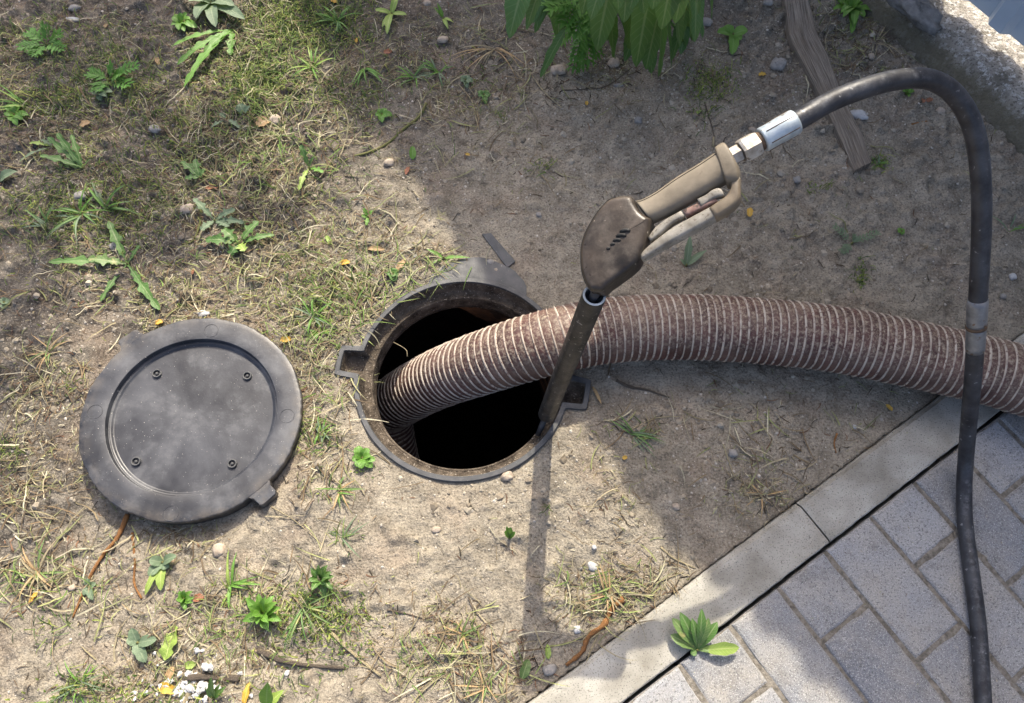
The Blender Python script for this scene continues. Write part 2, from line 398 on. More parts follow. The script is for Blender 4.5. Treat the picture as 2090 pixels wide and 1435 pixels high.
M['black'] = generic('black_gap', (0.006, 0.006, 0.006), (0.012, 0.012, 0.012), 50)
M['sheet'] = generic('painted_sheet', (0.40, 0.48, 0.56), (0.46, 0.54, 0.61), 6, (0.35, 0.5), bs=0.1, bd=0.0005)
M['post'] = generic('post_steel', (0.30, 0.31, 0.32), (0.36, 0.37, 0.38), 20, (0.4, 0.6), metal=0.4)

def wood_mat(name, c1, c2, c3, sx=1.0):
    m, n, b = newmat(name)
    uv = n.nodes.new('ShaderNodeUVMap').outputs[0]
    mp = n.nodes.new('ShaderNodeMapping'); n.links.new(uv, mp.inputs[0]); mp.inputs['Scale'].default_value = (22 * sx, 2.2, 1)
    f = noise(n, 5, 6, 0.7, mp.outputs[0], 0.12); P = geo_pos(n)
    c = mix(n, ramp(n, f, [(0.34, 0), (0.62, 1)]), c1, c2)
    c = mix(n, ramp(n, noise(n, 14, 3, 0.6, P), [(0.45, 0), (0.7, 0.6)]), c, c3)
    n.links.new(c, b.inputs['Base Color']); b.inputs['Roughness'].default_value = 0.85; b.inputs['Specular IOR Level'].default_value = 0.2
    bump(n, b, mth(n, 'ADD', f, mth(n, 'MULTIPLY', noise(n, 300, 3, 0.6, P), 0.2)), 0.9, 0.004)
    return m
M['wood'] = wood_mat('weathered_wood', (0.08, 0.062, 0.047), (0.35, 0.30, 0.24), (0.21, 0.165, 0.12))
M['bark_orange'] = wood_mat('orange_bark', (0.22, 0.10, 0.04), (0.48, 0.24, 0.09), (0.16, 0.08, 0.04))
M['bark_dark'] = wood_mat('grey_bark', (0.07, 0.055, 0.04), (0.20, 0.165, 0.13), (0.12, 0.10, 0.08))
M['straw'] = wood_mat('straw', (0.34, 0.28, 0.17), (0.55, 0.47, 0.30), (0.42, 0.34, 0.20))
M['stalk'] = wood_mat('green_stalk', (0.13, 0.14, 0.05), (0.28, 0.28, 0.11), (0.26, 0.22, 0.10))
M['trunk'] = wood_mat('trunk_bark', (0.05, 0.04, 0.03), (0.14, 0.12, 0.10), (0.1, 0.08, 0.06))
M['stone_tan'] = generic('tan_stone', (0.30, 0.24, 0.18), (0.48, 0.41, 0.33), 70, (0.8, 0.95), bs=0.7, bd=0.002, spots=((0.16, 0.12, 0.09), 0.64), spotscale=200, spec=0.2)
M['stone_grey'] = generic('grey_stone', (0.20, 0.19, 0.175), (0.36, 0.34, 0.31), 70, (0.8, 0.95), bs=0.7, bd=0.002, spots=((0.12, 0.11, 0.10), 0.64), spotscale=200, spec=0.2)
M['stone_white'] = generic('white_stone', (0.36, 0.355, 0.34), (0.55, 0.545, 0.53), 90, (0.7, 0.9), bs=0.5, bd=0.0015, spots=((0.30, 0.28, 0.26), 0.66), spotscale=200, spec=0.2)
M['charcoal'] = generic('charcoal', (0.012, 0.012, 0.013), (0.035, 0.035, 0.037), 70, (0.5, 0.8), bs=0.8, bd=0.002)

M['leaf_big'] = leaf_mat('leaf_big', (0.040, 0.115, 0.030), (0.080, 0.175, 0.045), (0.17, 0.25, 0.10), 0.45)
M['leaf_mug'] = leaf_mat('leaf_feathery', (0.06, 0.19, 0.02), (0.10, 0.26, 0.03), (0.10, 0.19, 0.05), 0.55)
M['leaf_dand'] = leaf_mat('leaf_dandelion', (0.055, 0.145, 0.028), (0.11, 0.215, 0.05), (0.26, 0.33, 0.15), 0.5)
M['leaf_sage'] = leaf_mat('leaf_sage', (0.11, 0.165, 0.095), (0.17, 0.235, 0.14), (0.25, 0.31, 0.19), 0.6)
M['leaf_bright'] = leaf_mat('leaf_bright', (0.08, 0.20, 0.025), (0.15, 0.31, 0.045), (0.20, 0.33, 0.09), 0.5)
M['leaf_lime'] = leaf_mat('leaf_lime', (0.20, 0.32, 0.06), (0.32, 0.42, 0.09), (0.42, 0.5, 0.16), 0.5)
M['leaf_spotty'] = leaf_mat('leaf_spotty', (0.08, 0.15, 0.04), (0.15, 0.24, 0.07), (0.30, 0.36, 0.15), 0.5, blotch=(0.33, 0.30, 0.12))
M['leaf_yellow'] = leaf_mat('leaf_yellow', (0.60, 0.30, 0.03), (0.62, 0.40, 0.06), (0.62, 0.44, 0.14), 0.5)
M['leaf_tan'] = leaf_mat('leaf_tan', (0.34, 0.20, 0.09), (0.52, 0.36, 0.19), (0.55, 0.42, 0.26), 0.7)
M['leaf_red'] = leaf_mat('leaf_red', (0.26, 0.09, 0.05), (0.36, 0.15, 0.09), (0.3, 0.16, 0.1), 0.7)

# ------------------------------------------------------------------ the ground
def axis(a0, a1, step, ext):
    core = list(np.arange(a0, a1 + step / 2, step)); lo = []; hi = []; d = step; v = a0
    while v > -ext: d *= 1.35; v -= d; lo.append(v)
    d = step; v = a1
    while v < ext: d *= 1.35; v += d; hi.append(v)
    return np.array(lo[::-1] + core + hi)
gx = axis(-1.32, 1.22, 0.0042, 150); gy = axis(-0.14, 1.62, 0.0042, 150)
X, Y = np.meshgrid(gx, gy); Z = gheight(X, Y)
# the rim of the hole follows the frame: pull nearby vertices onto the circle
D = np.hypot(X - MC.x, Y - MC.y)
nx_, ny_ = len(gx), len(gy)
idx = np.arange(nx_ * ny_).reshape(ny_, nx_)
q = np.stack([idx[:-1, :-1], idx[:-1, 1:], idx[1:, 1:], idx[1:, :-1]], -1).reshape(-1, 4)
Df = D.ravel()[q].min(1)
q = q[Df > RO - 0.012]
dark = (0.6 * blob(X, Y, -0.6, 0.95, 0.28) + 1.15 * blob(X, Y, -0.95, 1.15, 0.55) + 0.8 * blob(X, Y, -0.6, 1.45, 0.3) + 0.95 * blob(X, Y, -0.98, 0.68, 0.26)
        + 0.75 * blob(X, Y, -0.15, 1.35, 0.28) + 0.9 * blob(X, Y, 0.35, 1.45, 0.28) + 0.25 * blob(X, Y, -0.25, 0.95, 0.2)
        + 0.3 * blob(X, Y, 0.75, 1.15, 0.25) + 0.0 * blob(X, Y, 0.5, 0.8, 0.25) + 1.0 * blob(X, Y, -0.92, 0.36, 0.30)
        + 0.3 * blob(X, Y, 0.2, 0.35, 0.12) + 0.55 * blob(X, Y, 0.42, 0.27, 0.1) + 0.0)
dark = np.clip(dark + 0.18 * fbm(X, Y, 7, 3, 5), 0, 1)  # dark soil, plus shade tone put in left of the cover and under grass
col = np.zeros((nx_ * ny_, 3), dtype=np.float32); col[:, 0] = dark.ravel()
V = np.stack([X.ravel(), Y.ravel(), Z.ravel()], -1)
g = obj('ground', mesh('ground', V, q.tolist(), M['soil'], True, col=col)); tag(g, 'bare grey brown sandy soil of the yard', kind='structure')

# ------------------------------------------------------------------ pavement and kerb
pave = empty('pavement', pav(3, 3)); tag(pave, 'grey concrete block paving laid in staggered rows', kind='structure')
def block_mesh(lx, ly, hz, ch, seed, jit=0.0004):
    r = random.Random(seed); V = []; F = []
    def ringv(ix, z, n=6):
        out = []
        x0, x1, y0, y1 = ix, lx - ix, ix, ly - ix
        P = [(x0, y0), (x1, y0), (x1, y1), (x0, y1)]
        for i in range(4):
            a, b = P[i], P[(i + 1) % 4]
            for k in range(n):
                t = k / n; out.append((a[0] + (b[0] - a[0]) * t + r.uniform(-jit, jit), a[1] + (b[1] - a[1]) * t + r.uniform(-jit, jit), z + r.uniform(-jit, jit) * 0.6))
        return out
    for ix, z in ((0, -hz), (0, -ch), (ch * 0.35, -ch * 0.35), (ch, 0), (ch * 2, 0)): V += ringv(ix, z)
    n = 24
    for l in range(4):
        for k in range(n): F.append((l * n + k, l * n + (k + 1) % n, (l + 1) * n + (k + 1) % n, (l + 1) * n + k))
    F.append(tuple(range(4 * n, 5 * n)))
    return mesh('paver', V, F, M['paver'], False)
full = [block_mesh(0.0985, 0.2025, 0.06, 0.0052, s, 0.0006) for s in range(4)]
half = [block_mesh(0.0985, 0.0985, 0.06, 0.0052, 10 + s, 0.0006) for s in range(3)]
ROTP = math.atan2(PU.y, PU.x)
for a in range(-5, 13):
    b = 0.0 if a % 2 else -1.0
    while b < 9:
        hf = (b < 0); b0 = 0.0 if hf else b
        p = pav(a, b0) ; c = pav(a + 0.5, b0 + 1)
        if -0.35 < c.y and c.x < 1.75 and c.y < 1.3:
            me = rnd.choice(half if hf else full)
            o = bpy.data.objects.new('paver', me); C.objects.link(o); o.parent = pave
            # local frame: x along PU, y along PV (right-handed mirror -> rotate about the far corner)
            L_ = 0.104 if hf else 0.208
            org = p + PU * 0.00275 + PV * (L_ - 0.00275) + Vector((0, 0, rnd.uniform(-0.0012, 0.0012)))
            o.location = org - pave.location
            o.rotation_euler = (rnd.uniform(-0.004, 0.004), rnd.uniform(-0.004, 0.004), ROTP + rnd.uniform(-0.004, 0.004))
        b += 2.0 if not hf else 2.0
# sand in the joints
jv = []; jf = []; na, nb = 180, 110
for i in range(na + 1):
    for k in range(nb + 1):
        a = -5.2 + 18.4 * i / na; b = 0.03 + 9.2 * k / nb
        p = pav(a, b, -0.0036 + 0.0030 * fbm(np.array([a * 3.0]), np.array([b * 3.0]), 1.3, 3, 8)[0]); jv.append(p)
for i in range(na):
    for k in range(nb): jf.append((i * (nb + 1) + k, i * (nb + 1) + k + 1, (i + 1) * (nb + 1) + k + 1, (i + 1) * (nb + 1) + k))
jo = obj('joint_sand', mesh('joint_sand', jv, [f[::-1] for f in jf], M['joint']), pave)

kerb = empty('kerb', pav(3.2, -0.45)); tag(kerb, 'grey concrete edging kerb between the soil and the paving', kind='structure')
def kerb_stone(a0, a1, seed):
    r = random.Random(seed); prof = [(-0.035, -0.12), (-0.035, -0.003), (-0.055, -0.0005), (-0.10, 0.0), (-0.45, 0.0), (-0.66, 0.0), (-0.73, -0.0010), (-0.775, -0.0065), (-0.80, -0.0085), (-0.822, -0.022), (-0.828, -0.12)]
    V = []; F = []; n = int((a1 - a0) * PP / 0.012); m = len(prof)
    for i in range(n + 1):
        e = 0.0
        if i in (0, n): e = 0.0018
        a = a0 + (a1 - a0) * i / n
        for j, (b, z) in enumerate(prof):
            w_ = 0.0006 if 0 < j < m - 1 else 0
            edge = 0.5 + 0.5 * math.sin(a * 9 + seed) if j in (7, 8, 9) else 0
            V.append(pav(a, b + (r.uniform(-1, 1) * w_ + 0.0006 * edge) / PP, z - (e if z > -0.1 else 0) + r.uniform(-1, 1) * w_ * 0.4))
    for i in range(n):
        for j in range(m - 1): F.append((i * m + j, (i + 1) * m + j, (i + 1) * m + j + 1, i * m + j + 1))
    F.append(tuple(range(m))); F.append(tuple(n * m + j for j in range(m - 1, -1, -1)))
    o = obj('kerb_stone', mesh('kerb_stone', V, F, M['concrete'], False), kerb)
for k, (a0, a1) in enumerate(((-6.5, 3.155), (3.185, 12.8), (12.83, 16.5))): kerb_stone(a0, a1, k)

# ------------------------------------------------------------------ concrete footing and metal fence (top right)
F0 = at(1780, 50); F1 = at(2060, 300); FU = (F1 - F0).normalized(); FN = Vector((-FU.y, FU.x, 0))
if FN.x < 0: FN = -FN
def fpt(a, d, z): return Vector((F0.x, F0.y, 0)) + FU * a + FN * d + Vector((0, 0, z))
foot = empty('concrete_footing', fpt(0.2, 0.1, 0), 'weathered lichen spotted concrete footing running under the blue metal fence', 'footing')
V = []; F = []; prof = [(0.0, -0.1), (0.004, 0.004), (0.018, 0.030), (0.034, 0.058), (0.045, 0.064), (0.10, 0.068), (0.155, 0.066), (0.17, 0.062), (0.175, -0.1)]
m = len(prof); n = 190
for i in range(n + 1):
    a = -0.9 + 1.9 * i / n
    for j, (d, z) in enumerate(prof):
        nn = float(fbm(np.array([a]), np.array([d * 3 + j]), 14, 3, 77)[0]); n2 = float(fbm(np.array([a]), np.array([j * 0.7]), 60, 2, 12)[0])
        V.append(fpt(a, d + 0.006 * nn * (j not in (0, m - 1)) , z + (0.003 * nn + 0.002 * n2) * (z > 0)))
for i in range(n):
    for j in range(m - 1): F.append((i * m + j, i * m + j + 1, (i + 1) * m + j + 1, (i + 1) * m + j))
F.append(tuple(range(m))); F.append(tuple(n * m + j for j in range(m - 1, -1, -1)))
obj('concrete_beam', mesh('concrete_beam', V, F, M['old_concrete'], True), foot)

def lump(name, c, rx, ry, rz, mat, seed, parent=None, rot=0, sub=12, rough=0.18, flat=-0.35):
    """an irregular stone, clod or chip"""
    r = random.Random(seed); V = []; F = []; nu = sub; nv = max(4, sub // 2); s0 = r.random() * 100
    cs, sn = math.cos(rot), math.sin(rot); el = r.uniform(2.0, 3.2)
    for i in range(nv + 1):
        th = math.pi * i / nv
        for k in range(nu if 0 < i < nv else 1):
            ph = 2 * math.pi * k / nu
            x, y, z = math.sin(th) * math.cos(ph), math.sin(th) * math.sin(ph), math.cos(th)
            l = (abs(x) ** el + abs(y) ** el + abs(z) ** el) ** (-1 / el)
            f = l * (1 + rough * 2 * (float(vnoise(np.array([x * 1.7 + s0 + z]), np.array([y * 1.7 - s0 + z * 0.7]), seed)[0]) - 0.5) + r.uniform(-1, 1) * rough * 0.25)
            zz = max(z * f, flat)
            X_, Y_ = x * f * rx, y * f * ry
            V.append(Vector((c.x + X_ * cs - Y_ * sn, c.y + X_ * sn + Y_ * cs, c.z + zz * rz)))
    top = 0; base = 1
    for k in range(nu): F.append((0, 1 + k, 1 + (k + 1) % nu))
    for i in range(nv - 2):
        for k in range(nu):
            a = 1 + i * nu + k; b = 1 + i * nu + (k + 1) % nu; F.append((a, a + nu, b + nu, b))
    l = 1 + (nv - 1) * nu
    for k in range(nu): F.append((l, l - nu + (k + 1) % nu, l - nu + k))
    return mesh(name, V, F, mat, sub > 10)
o = obj('mortar_lump', lump('mortar_lump', at(1868, 20, 0.075), 0.060, 0.032, 0.02, M['mortar'], 5, rot=-1.0, sub=30, rough=0.32)); recentre(o, at(1868, 20, 0.07))
tag(o, 'rough dark grey lump of spilt mortar lying on the concrete footing', 'mortar')

strip = []; sf = []
for i in range(81):
    for k in range(13):
        a = -0.9 + 1.9 * i / 80; d = 0.165 + 0.5 * k / 12
        strip.append(fpt(a, d, 0.052 + 0.004 * float(fbm(np.array([a]), np.array([d]), 22, 3, 70)[0])))
for i in range(80):
    for k in range(12): sf.append((i * 13 + k, i * 13 + k + 1, (i + 1) * 13 + k + 1, (i + 1) * 13 + k))
o = obj('path', mesh('path', strip, sf, M['pale_ground'])); tag(o, 'pale sunlit cracked screed in front of the blue fence', kind='structure')

FD = (at(2047, 63, 0.092) - Vector((F0.x, F0.y, 0))).dot(FN); FB = 0.092; FT = 1.85
fence = empty('metal_fence', fpt(0.3, FD, 0.05), 'pale blue profiled metal sheet fence standing behind the concrete footing', 'fence')
def ftop(a): return FT - 0.12 * min(1, max(0, (a + 0.68) / 0.5))      # unseen top edge lowered towards the right to shape its shade
def sheet(a0, a1, off=0.0):
    V = []; F = []; st = 0.0
    P = []; a = a0
    while a < a1 - 1e-6:     # trapezoidal profile
        for da, dd in ((0, 0), (0.055, 0), (0.068, -0.016), (0.10, -0.016), (0.113, 0)): 
            if a + da <= a1: P.append((a + da, dd + off))
        a += 0.115
    for (a, d) in P:
        V.append(fpt(a, FD + d, FB)); V.append(fpt(a, FD + d, ftop(a))); V.append(fpt(a, FD + d + 0.0012, ftop(a))); V.append(fpt(a, FD + d + 0.0012, FB))
    for i in range(len(P) - 1):
        for k in range(4): F.append((i * 4 + k, i * 4 + (k + 1) % 4, (i + 1) * 4 + (k + 1) % 4, (i + 1) * 4 + k))
    obj('sheet_panel', mesh('sheet_panel', V, F, M['sheet'], False), fence)
for k in range(5): sheet(-2.76 + 1.15 * k, -2.76 + 1.15 * k + 1.206, 0.002 * k)
def boxm(name, c, u, v, wv, mat):
    """box with half-axes u, v, w"""
    V = [c + u * a + v * b + wv * d for a in (-1, 1) for b in (-1, 1) for d in (-1, 1)]
    F = [(0, 1, 3, 2), (4, 6, 7, 5), (0, 4, 5, 1), (2, 3, 7, 6), (0, 2, 6, 4), (1, 5, 7, 3)]
    return mesh(name, V, F, mat, False)
for z in (0.45, 1.40):
    obj('rail', boxm('rail', fpt(0.13, FD + 0.022, z), FU * 2.87, FN * 0.018, Vector((0, 0, 0.02)), M['post']), fence)
for a in (-2.7, -0.6, 1.5, 2.95):
    obj('post', boxm('post', fpt(a, FD + 0.066, 0.74), FU * 0.025, FN * 0.025, Vector((0, 0, 0.80)), M['post']), fence)

# ------------------------------------------------------------------ manhole frame and shaft
def rim_r(th, base, grow, half_w):
    """radius of the frame outline with its two pockets"""
    for c in (math.atan2(0.033, -0.211), math.atan2(-0.044, 0.212)):
        d = (th - c + math.pi) % (2 * math.pi) - math.pi
        e = abs(d) * base / half_w
        if e < 1.25:
            f = 1 if e < 0.85 else (1.25 - e) / 0.4
            f = f * f * (3 - 2 * f)
            return base + grow * f / max(0.5, math.cos(d))
    return base
mh = empty('manhole', MC, 'open round manhole with a dark plastic frame set in the soil', 'manhole')
def lathe(prof, n, name, mat, c, pocket=None, wob=0.0, sm=True):
    V = []; F = []; m = len(prof)
    for i in range(n):
        th = 2 * math.pi * i / n
        for j, (r, z) in enumerate(prof):
            rr = r
            if pocket and pocket[j]: rr = rim_r(th, r, pocket[j], 0.027 + (0.0 if r > RO - 0.006 else -0.008))
            wz = wob * (rnd.random() - 0.5) if wob else 0
            V.append(Vector((c.x + rr * math.cos(th), c.y + rr * math.sin(th), c.z + z + wz)))
    for i in range(n):
        for j in range(m - 1):
            a = i * m + j; b = ((i + 1) % n) * m + j
            F.append((a, a + 1, b + 1, b))
    return mesh(name, V, F, mat, sm)
lip = [(RO + 0.004, -0.06), (RO + 0.004, 0.001), (RO, 0.002), (RO, 0.0078), (RO - 0.0012, 0.0092), (RO - 0.0088, 0.0095), (RO - 0.0095, 0.0085), (RO - 0.0100, 0.004)]
obj('rim', lathe(lip[::-1], 720, 'rim', M['frame'], MC, [0.036] * 8, sm=False), mh)
obj('rim_wall', lathe([(RO - 0.0100, 0.0045), (RO - 0.0106, 0.0), (RO - 0.0118, -0.010), (RO - 0.0150, -0.024)][::-1], 720, 'rim_wall', M['seat_dirt'], MC, [0.036] * 4, wob=0.0008), mh)
seat = [(RO - 0.0125, -0.014), (RO - 0.0145, -0.0195), (RO - 0.0165, -0.021), (RO - 0.0195, -0.022), (RO - 0.022, -0.022), (0.1745, -0.0215), (0.172, -0.024), (0.171, -0.05)]
obj('seat', lathe(seat[::-1], 720, 'seat', M['seat_dirt'], MC, [0.036, 0.034, 0.030, 0.0, 0, 0, 0, 0][::-1], wob=0.0016), mh)
neck = [(0.158, -0.0185), (0.1615, -0.0165), (0.163, -0.018), (0.163, -0.08)]
obj('inner_rim', lathe([(0.1700, -0.06), (0.1700, -0.0225), (0.1706, -0.0205), (0.1735, -0.0200), (0.1755, -0.0225)], 720, 'inner_rim', M['seat_dirt'], MC, wob=0.0010), mh)
def shaft_part(n, mat, th0, th1, rr):
    V = []; F = []; zs = [-0.055, -0.058, -0.12, -0.25, -0.5, -0.9, -1.5]; R_ = [0.169, 0.27, 0.275, 0.28, 0.28, 0.28, 0.28]
    k = int(n * (th1 - th0) / 6.283)
    for i in range(k + 1):
        th = th0 + (th1 - th0) * i / k
        for r, z in zip(R_, zs): V.append(Vector((MC.x + (r + rr) * math.cos(th), MC.y + (r + rr) * math.sin(th), z)))
    m = len(zs)
    for i in range(k):
        for j in range(m - 1): F.append((i * m + j, (i + 1) * m + j, (i + 1) * m + j + 1, i * m + j + 1))
    return V, F
V, F = shaft_part(96, None, 0, 2 * math.pi, 0.0)
n0 = len(V); V.append(Vector((MC.x, MC.y, -1.5)))
for i in range(96): F.append((n0, i * 7 + 6, (i + 1) * 7 + 6))
obj('shaft_wall', mesh('shaft_wall', V, F, M['shaft'], True), mh)
V = []; F = []
for i in range(49):
    th = math.radians(-48 + 150 * i / 48); fz = max(0.02, min(1, i / 8, (48 - i) / 26))
    for z in (-0.045, -0.09, -0.16, -0.24, -0.34): V.append(Vector((MC.x + 0.1755 * math.cos(th), MC.y + 0.1755 * math.sin(th), -0.045 + (z + 0.045 + (0.02 * math.sin(i * 1.3) if z < -0.3 else 0)) * fz)))
for i in range(48):
    for j in range(4): F.append((i * 5 + j, (i + 1) * 5 + j, (i + 1) * 5 + j + 1, i * 5 + j + 1))
obj('rusty_wall', mesh('rusty_wall', V, F, M['rust'], True), mh)
# broken collar plate sticking out of the soil above the rim
V = []; F = []
ths = [math.radians(d) for d in range(52, 112, 3)]
for i, th in enumerate(ths):
    t = i / (len(ths) - 1); ro = RO + 0.045 * math.sin(math.pi * t) ** 0.6 + 0.004 * rnd.random()
    for r, z in ((RO + 0.0005, 0.006), (ro, 0.0055), (ro, -0.01)): V.append(Vector((MC.x + r * math.cos(th), MC.y + r * math.sin(th), z)))
for i in range(len(ths) - 1):
    for j in range(2): F.append((i * 3 + j, i * 3 + j + 1, (i + 1) * 3 + j + 1, (i + 1) * 3 + j))
obj('collar_plate', mesh('collar_plate', V, F, M['frame'], False), mh)
V = [on(984, 480, 0.004), on(1002, 478, 0.005), on(1052, 536, 0.005), on(1035, 548, 0.004)]
V = V + [v - Vector((0, 0, 0.012)) for v in V]
o = obj('plastic_shard', mesh('plastic_shard', V, [(3, 2, 1, 0), (0, 1, 5, 4), (1, 2, 6, 5), (2, 3, 7, 6), (3, 0, 4, 7)], M['frame'], False)); recentre(o, on(1018, 510))
tag(o, 'dark flat plastic strip half buried in the soil above the manhole', 'plastic shard')

# ------------------------------------------------------------------ manhole cover lying on the soil
cov = empty('manhole_cover', (LC.x, LC.y, LC.z - 0.03), 'round black plastic manhole cover lying upside down beside the open manhole', 'manhole cover')
LX = (Vector((1, 0, 0)) - LN * LN.x).normalized(); LY = LN.cross(LX)
LM = Matrix((LX, LY, LN)).transposed().to_4x4(); LM.translation = LC
def cobj(name, me):
    o = obj(name, me, cov, (0, 0, 0)); o.matrix_basis = Matrix.Translation((0, 0, 0.03)) @ LM.to_3x3().to_4x4(); return o
def lathe0(prof, n, name, mat, jit=0):
    V = []; F = []; m = len(prof); jr = [(rnd.uniform(-1, 1) + 1.3 * math.sin(k * 0.31) * math.sin(k * 0.083)) * jit for k in range(n)]
    for i in range(n):
        th = 2 * math.pi * i / n
        for r, z in prof: V.append(((r + (jr[i] if r > 0.184 else 0)) * math.cos(th), (r + (jr[i] if r > 0.184 else 0)) * math.sin(th), z))
    for i in range(n):
        for j in range(m - 1):
            a = i * m + j; b = ((i + 1) % n) * m + j; F.append((a, b, b + 1, a + 1))
    if prof[0][0] < 0.001 and False: pass
    return mesh(name, V, F, mat, True)
RL = 0.1883; RI = 0.1450
prof = [(0.0004, -0.0140), (0.03, -0.0140), (0.08, -0.0140), (0.125, -0.0140), (0.1350, -0.0140), (0.1362, -0.0138), (0.1385, -0.0118), (0.1395, -0.0108), (0.1425, -0.0104), (0.1436, -0.0106), (0.1438, -0.0100), (0.1448, -0.0010), (0.1452, -0.0002), (0.1460, 0.0), (0.16, 0.0002), (0.178, 0.0001), (0.1855, 0.0), (0.1872, -0.0006), (0.1880, -0.0016), (RL, -0.003), (RL, -0.013), (0.1862, -0.016), (0.1862, -0.034), (0.15, -0.036), (0.0004, -0.036)]
disc = cobj('disc', lathe0(prof, 300, 'disc', M['plastic'], 0.0007))
for p_ in disc.data.polygons:
    if max(math.hypot(*disc.data.vertices[v_].co[:2]) for v_ in p_.vertices) < 0.1355: p_.use_smooth = False
def lug(th, r1, hw, name):
    mb = MB(); u = Vector((math.cos(th), math.sin(th), 0)); v = Vector((-u.y, u.x, 0)); z0 = -0.0008
    P = [(0.180, -hw - 0.006), (RL + 0.001, -hw - 0.003), (RL + 0.004, -hw), (r1 - 0.003, -hw + 0.001), (r1, -hw + 0.005), (r1, hw - 0.004), (r1 - 0.004, hw), (RL + 0.004, hw), (RL + 0.001, hw + 0.003), (0.180, hw + 0.006)]
    V = [u * a + v * b + Vector((0, 0, z0 - (0.002 if a > 0.2 else 0))) for a, b in P] ; n = len(V)
    V2 = [u * (a + (0.0015 if a > 0.19 else 0)) + v * b * 1.03 + Vector((0, 0, z0 - 0.005)) for a, b in P]
    V3 = [u * (a) + v * b * 1.03 + Vector((0, 0, -0.030)) for a, b in P]
    F = [tuple(range(n))] + [(k, k + n, (k + 1) % n + n, (k + 1) % n) for k in range(n)] + [(k + n, k + 2 * n, (k + 1) % n + 2 * n, (k + 1) % n + n) for k in range(n)]
    return mesh(name, V + V2 + V3, F, M['plastic'], False)
cobj('lug', lug(math.radians(-46), 0.2105, 0.017, 'lug')); cobj('lug', lug(math.radians(132), 0.207, 0.020, 'lug'))
def cov_local(px, py, dz=0.0):
    v = RM.to_3x3() @ Vector(((px - 1045) / FOC, -(py - 717.5) / FOC, -1)); c0 = LC + LN * dz
    t = (c0 - Vector((0, 0, H))).dot(LN) / v.dot(LN); p = Vector((0, 0, H)) + v * t - LC
    return Vector((p.dot(LX), p.dot(LY), p.dot(LN)))
def pinmesh(seed, broken):
    mb = MB(); n = 28
    prof = [(0.0080, 0), (0.0080, 0.0042), (0.0076, 0.0048), (0.0060, 0.0048), (0.0056, 0.0042), (0.0056, 0.0004)]
    V = []; F = []
    for i in range(n):
        th = 2 * math.pi * i / n; low = 0.35 if broken and i < 5 else 1
        for r, z in prof: V.append((r * math.cos(th), r * math.sin(th), z * low))
    m = len(prof)
    for i in range(n):
        for j in range(m - 1):
            a = i * m + j; b = ((i + 1) % n) * m + j; F.append((a, b, b + 1, a + 1))
    return mesh('socket', V, F, M['frame'], True)
for k, (x, y) in enumerate(((515, 465), (1045, 478), (393, 980), (957, 993))):
    p = cov_local(140 + x / 2.87, 600 + y / 2.87, -0.010); p.z = -0.0138
    o = cobj('pin_socket', pinmesh(k, k == 0)); o.matrix_basis = o.matrix_basis @ Matrix.Translation(p)
    mb = MB(); tube(mb, [(0, 0, 0), (0, 0, 0.003), (0, 0, 0.0042)], [0.0030, 0.0028, 0.0012], 12)
    s = bpy.data.objects.new('pin', mb.me('pin', M['frame'])); C.objects.link(s); s.parent = o
for (x, y) in ((835, 215), (1280, 715), (600, 1285), (155, 690)):
    p = cov_local(140 + x / 2.87, 600 + y / 2.87, 0); mb = MB(); ps = [Vector((0.0125 * math.cos(t * 0.2617), 0.0125 * math.sin(t * 0.2617), 0)) for t in range(25)]
    tube(mb, ps, 0.00045, 6, cap=False)
    o = cobj('moulding_mark', mb.me('moulding_mark', M['plastic'])); o.matrix_basis = o.matrix_basis @ Matrix.Translation((p.x, p.y, 0.0003))

# ------------------------------------------------------------------ suction hose
HR = 0.0585
hp = [(1.75, 0.02, 0.066), (1.45, 0.17, 0.066), (1.20, 0.275, 0.068)]
for px, py, z in ((2090, 778, 0.068), (1995, 752, 0.066), (1900, 731, 0.064), (1700, 692, 0.062), (1500, 672, 0.062), (1350, 668, 0.064), (1230, 676, 0.069), (1140, 694, 0.069), (1060, 716, 0.045), (980, 742, -0.005), (915, 765, -0.075), (860, 790, -0.15), (812, 818, -0.23), (788, 842, -0.29)):
    hp.append(at(px, py, z))
e = Vector(hp[-1]); hp += [e + Vector((0.0, -0.075, -0.10)), e + Vector((0.02, -0.17, -0.26)), e + Vector((0.05, -0.20, -0.6))]
path = spline(hp, 0.01)
PITCH = 0.01385
ring = resample(path, PITCH / 6)
sh = empty('suction_hose', (0.35, 0.52, 0.0), 'thick maroon corrugated suction hose with pale spiral ribs going into the manhole', 'hose')
T, N, B = frames(ring); SEG = 44; n = len(ring); ph0 = np.arange(SEG) * 2 * math.pi / SEG
V = np.zeros((n, SEG, 3)); 
Pn = np.array([list(p) for p in ring]); Nn = np.array([list(p) for p in N]); Bn = np.array([list(p) for p in B])
s_ = np.arange(n)[:, None] * (1 / 6.0); ph = ph0[None, :]
phase = (s_ - ph / (2 * math.pi)) % 1.0
rad = HR + 0.0016 * np.sin(phase * math.pi) ** 0.8 - 0.0012
V = Pn[:, None, :] + rad[:, :, None] * (Nn[:, None, :] * np.cos(ph)[:, :, None] + Bn[:, None, :] * np.sin(ph)[:, :, None])
F = []
for i in range(n - 1):
    for k in range(SEG): a = i * SEG + k; b = i * SEG + (k + 1) % SEG; F.append((a, b, b + SEG, a + SEG))
F.append(tuple(range(SEG - 1, -1, -1)))
obj('hose_wall', mesh('hose_wall', V.reshape(-1, 3), F, M['hose'], True), sh)
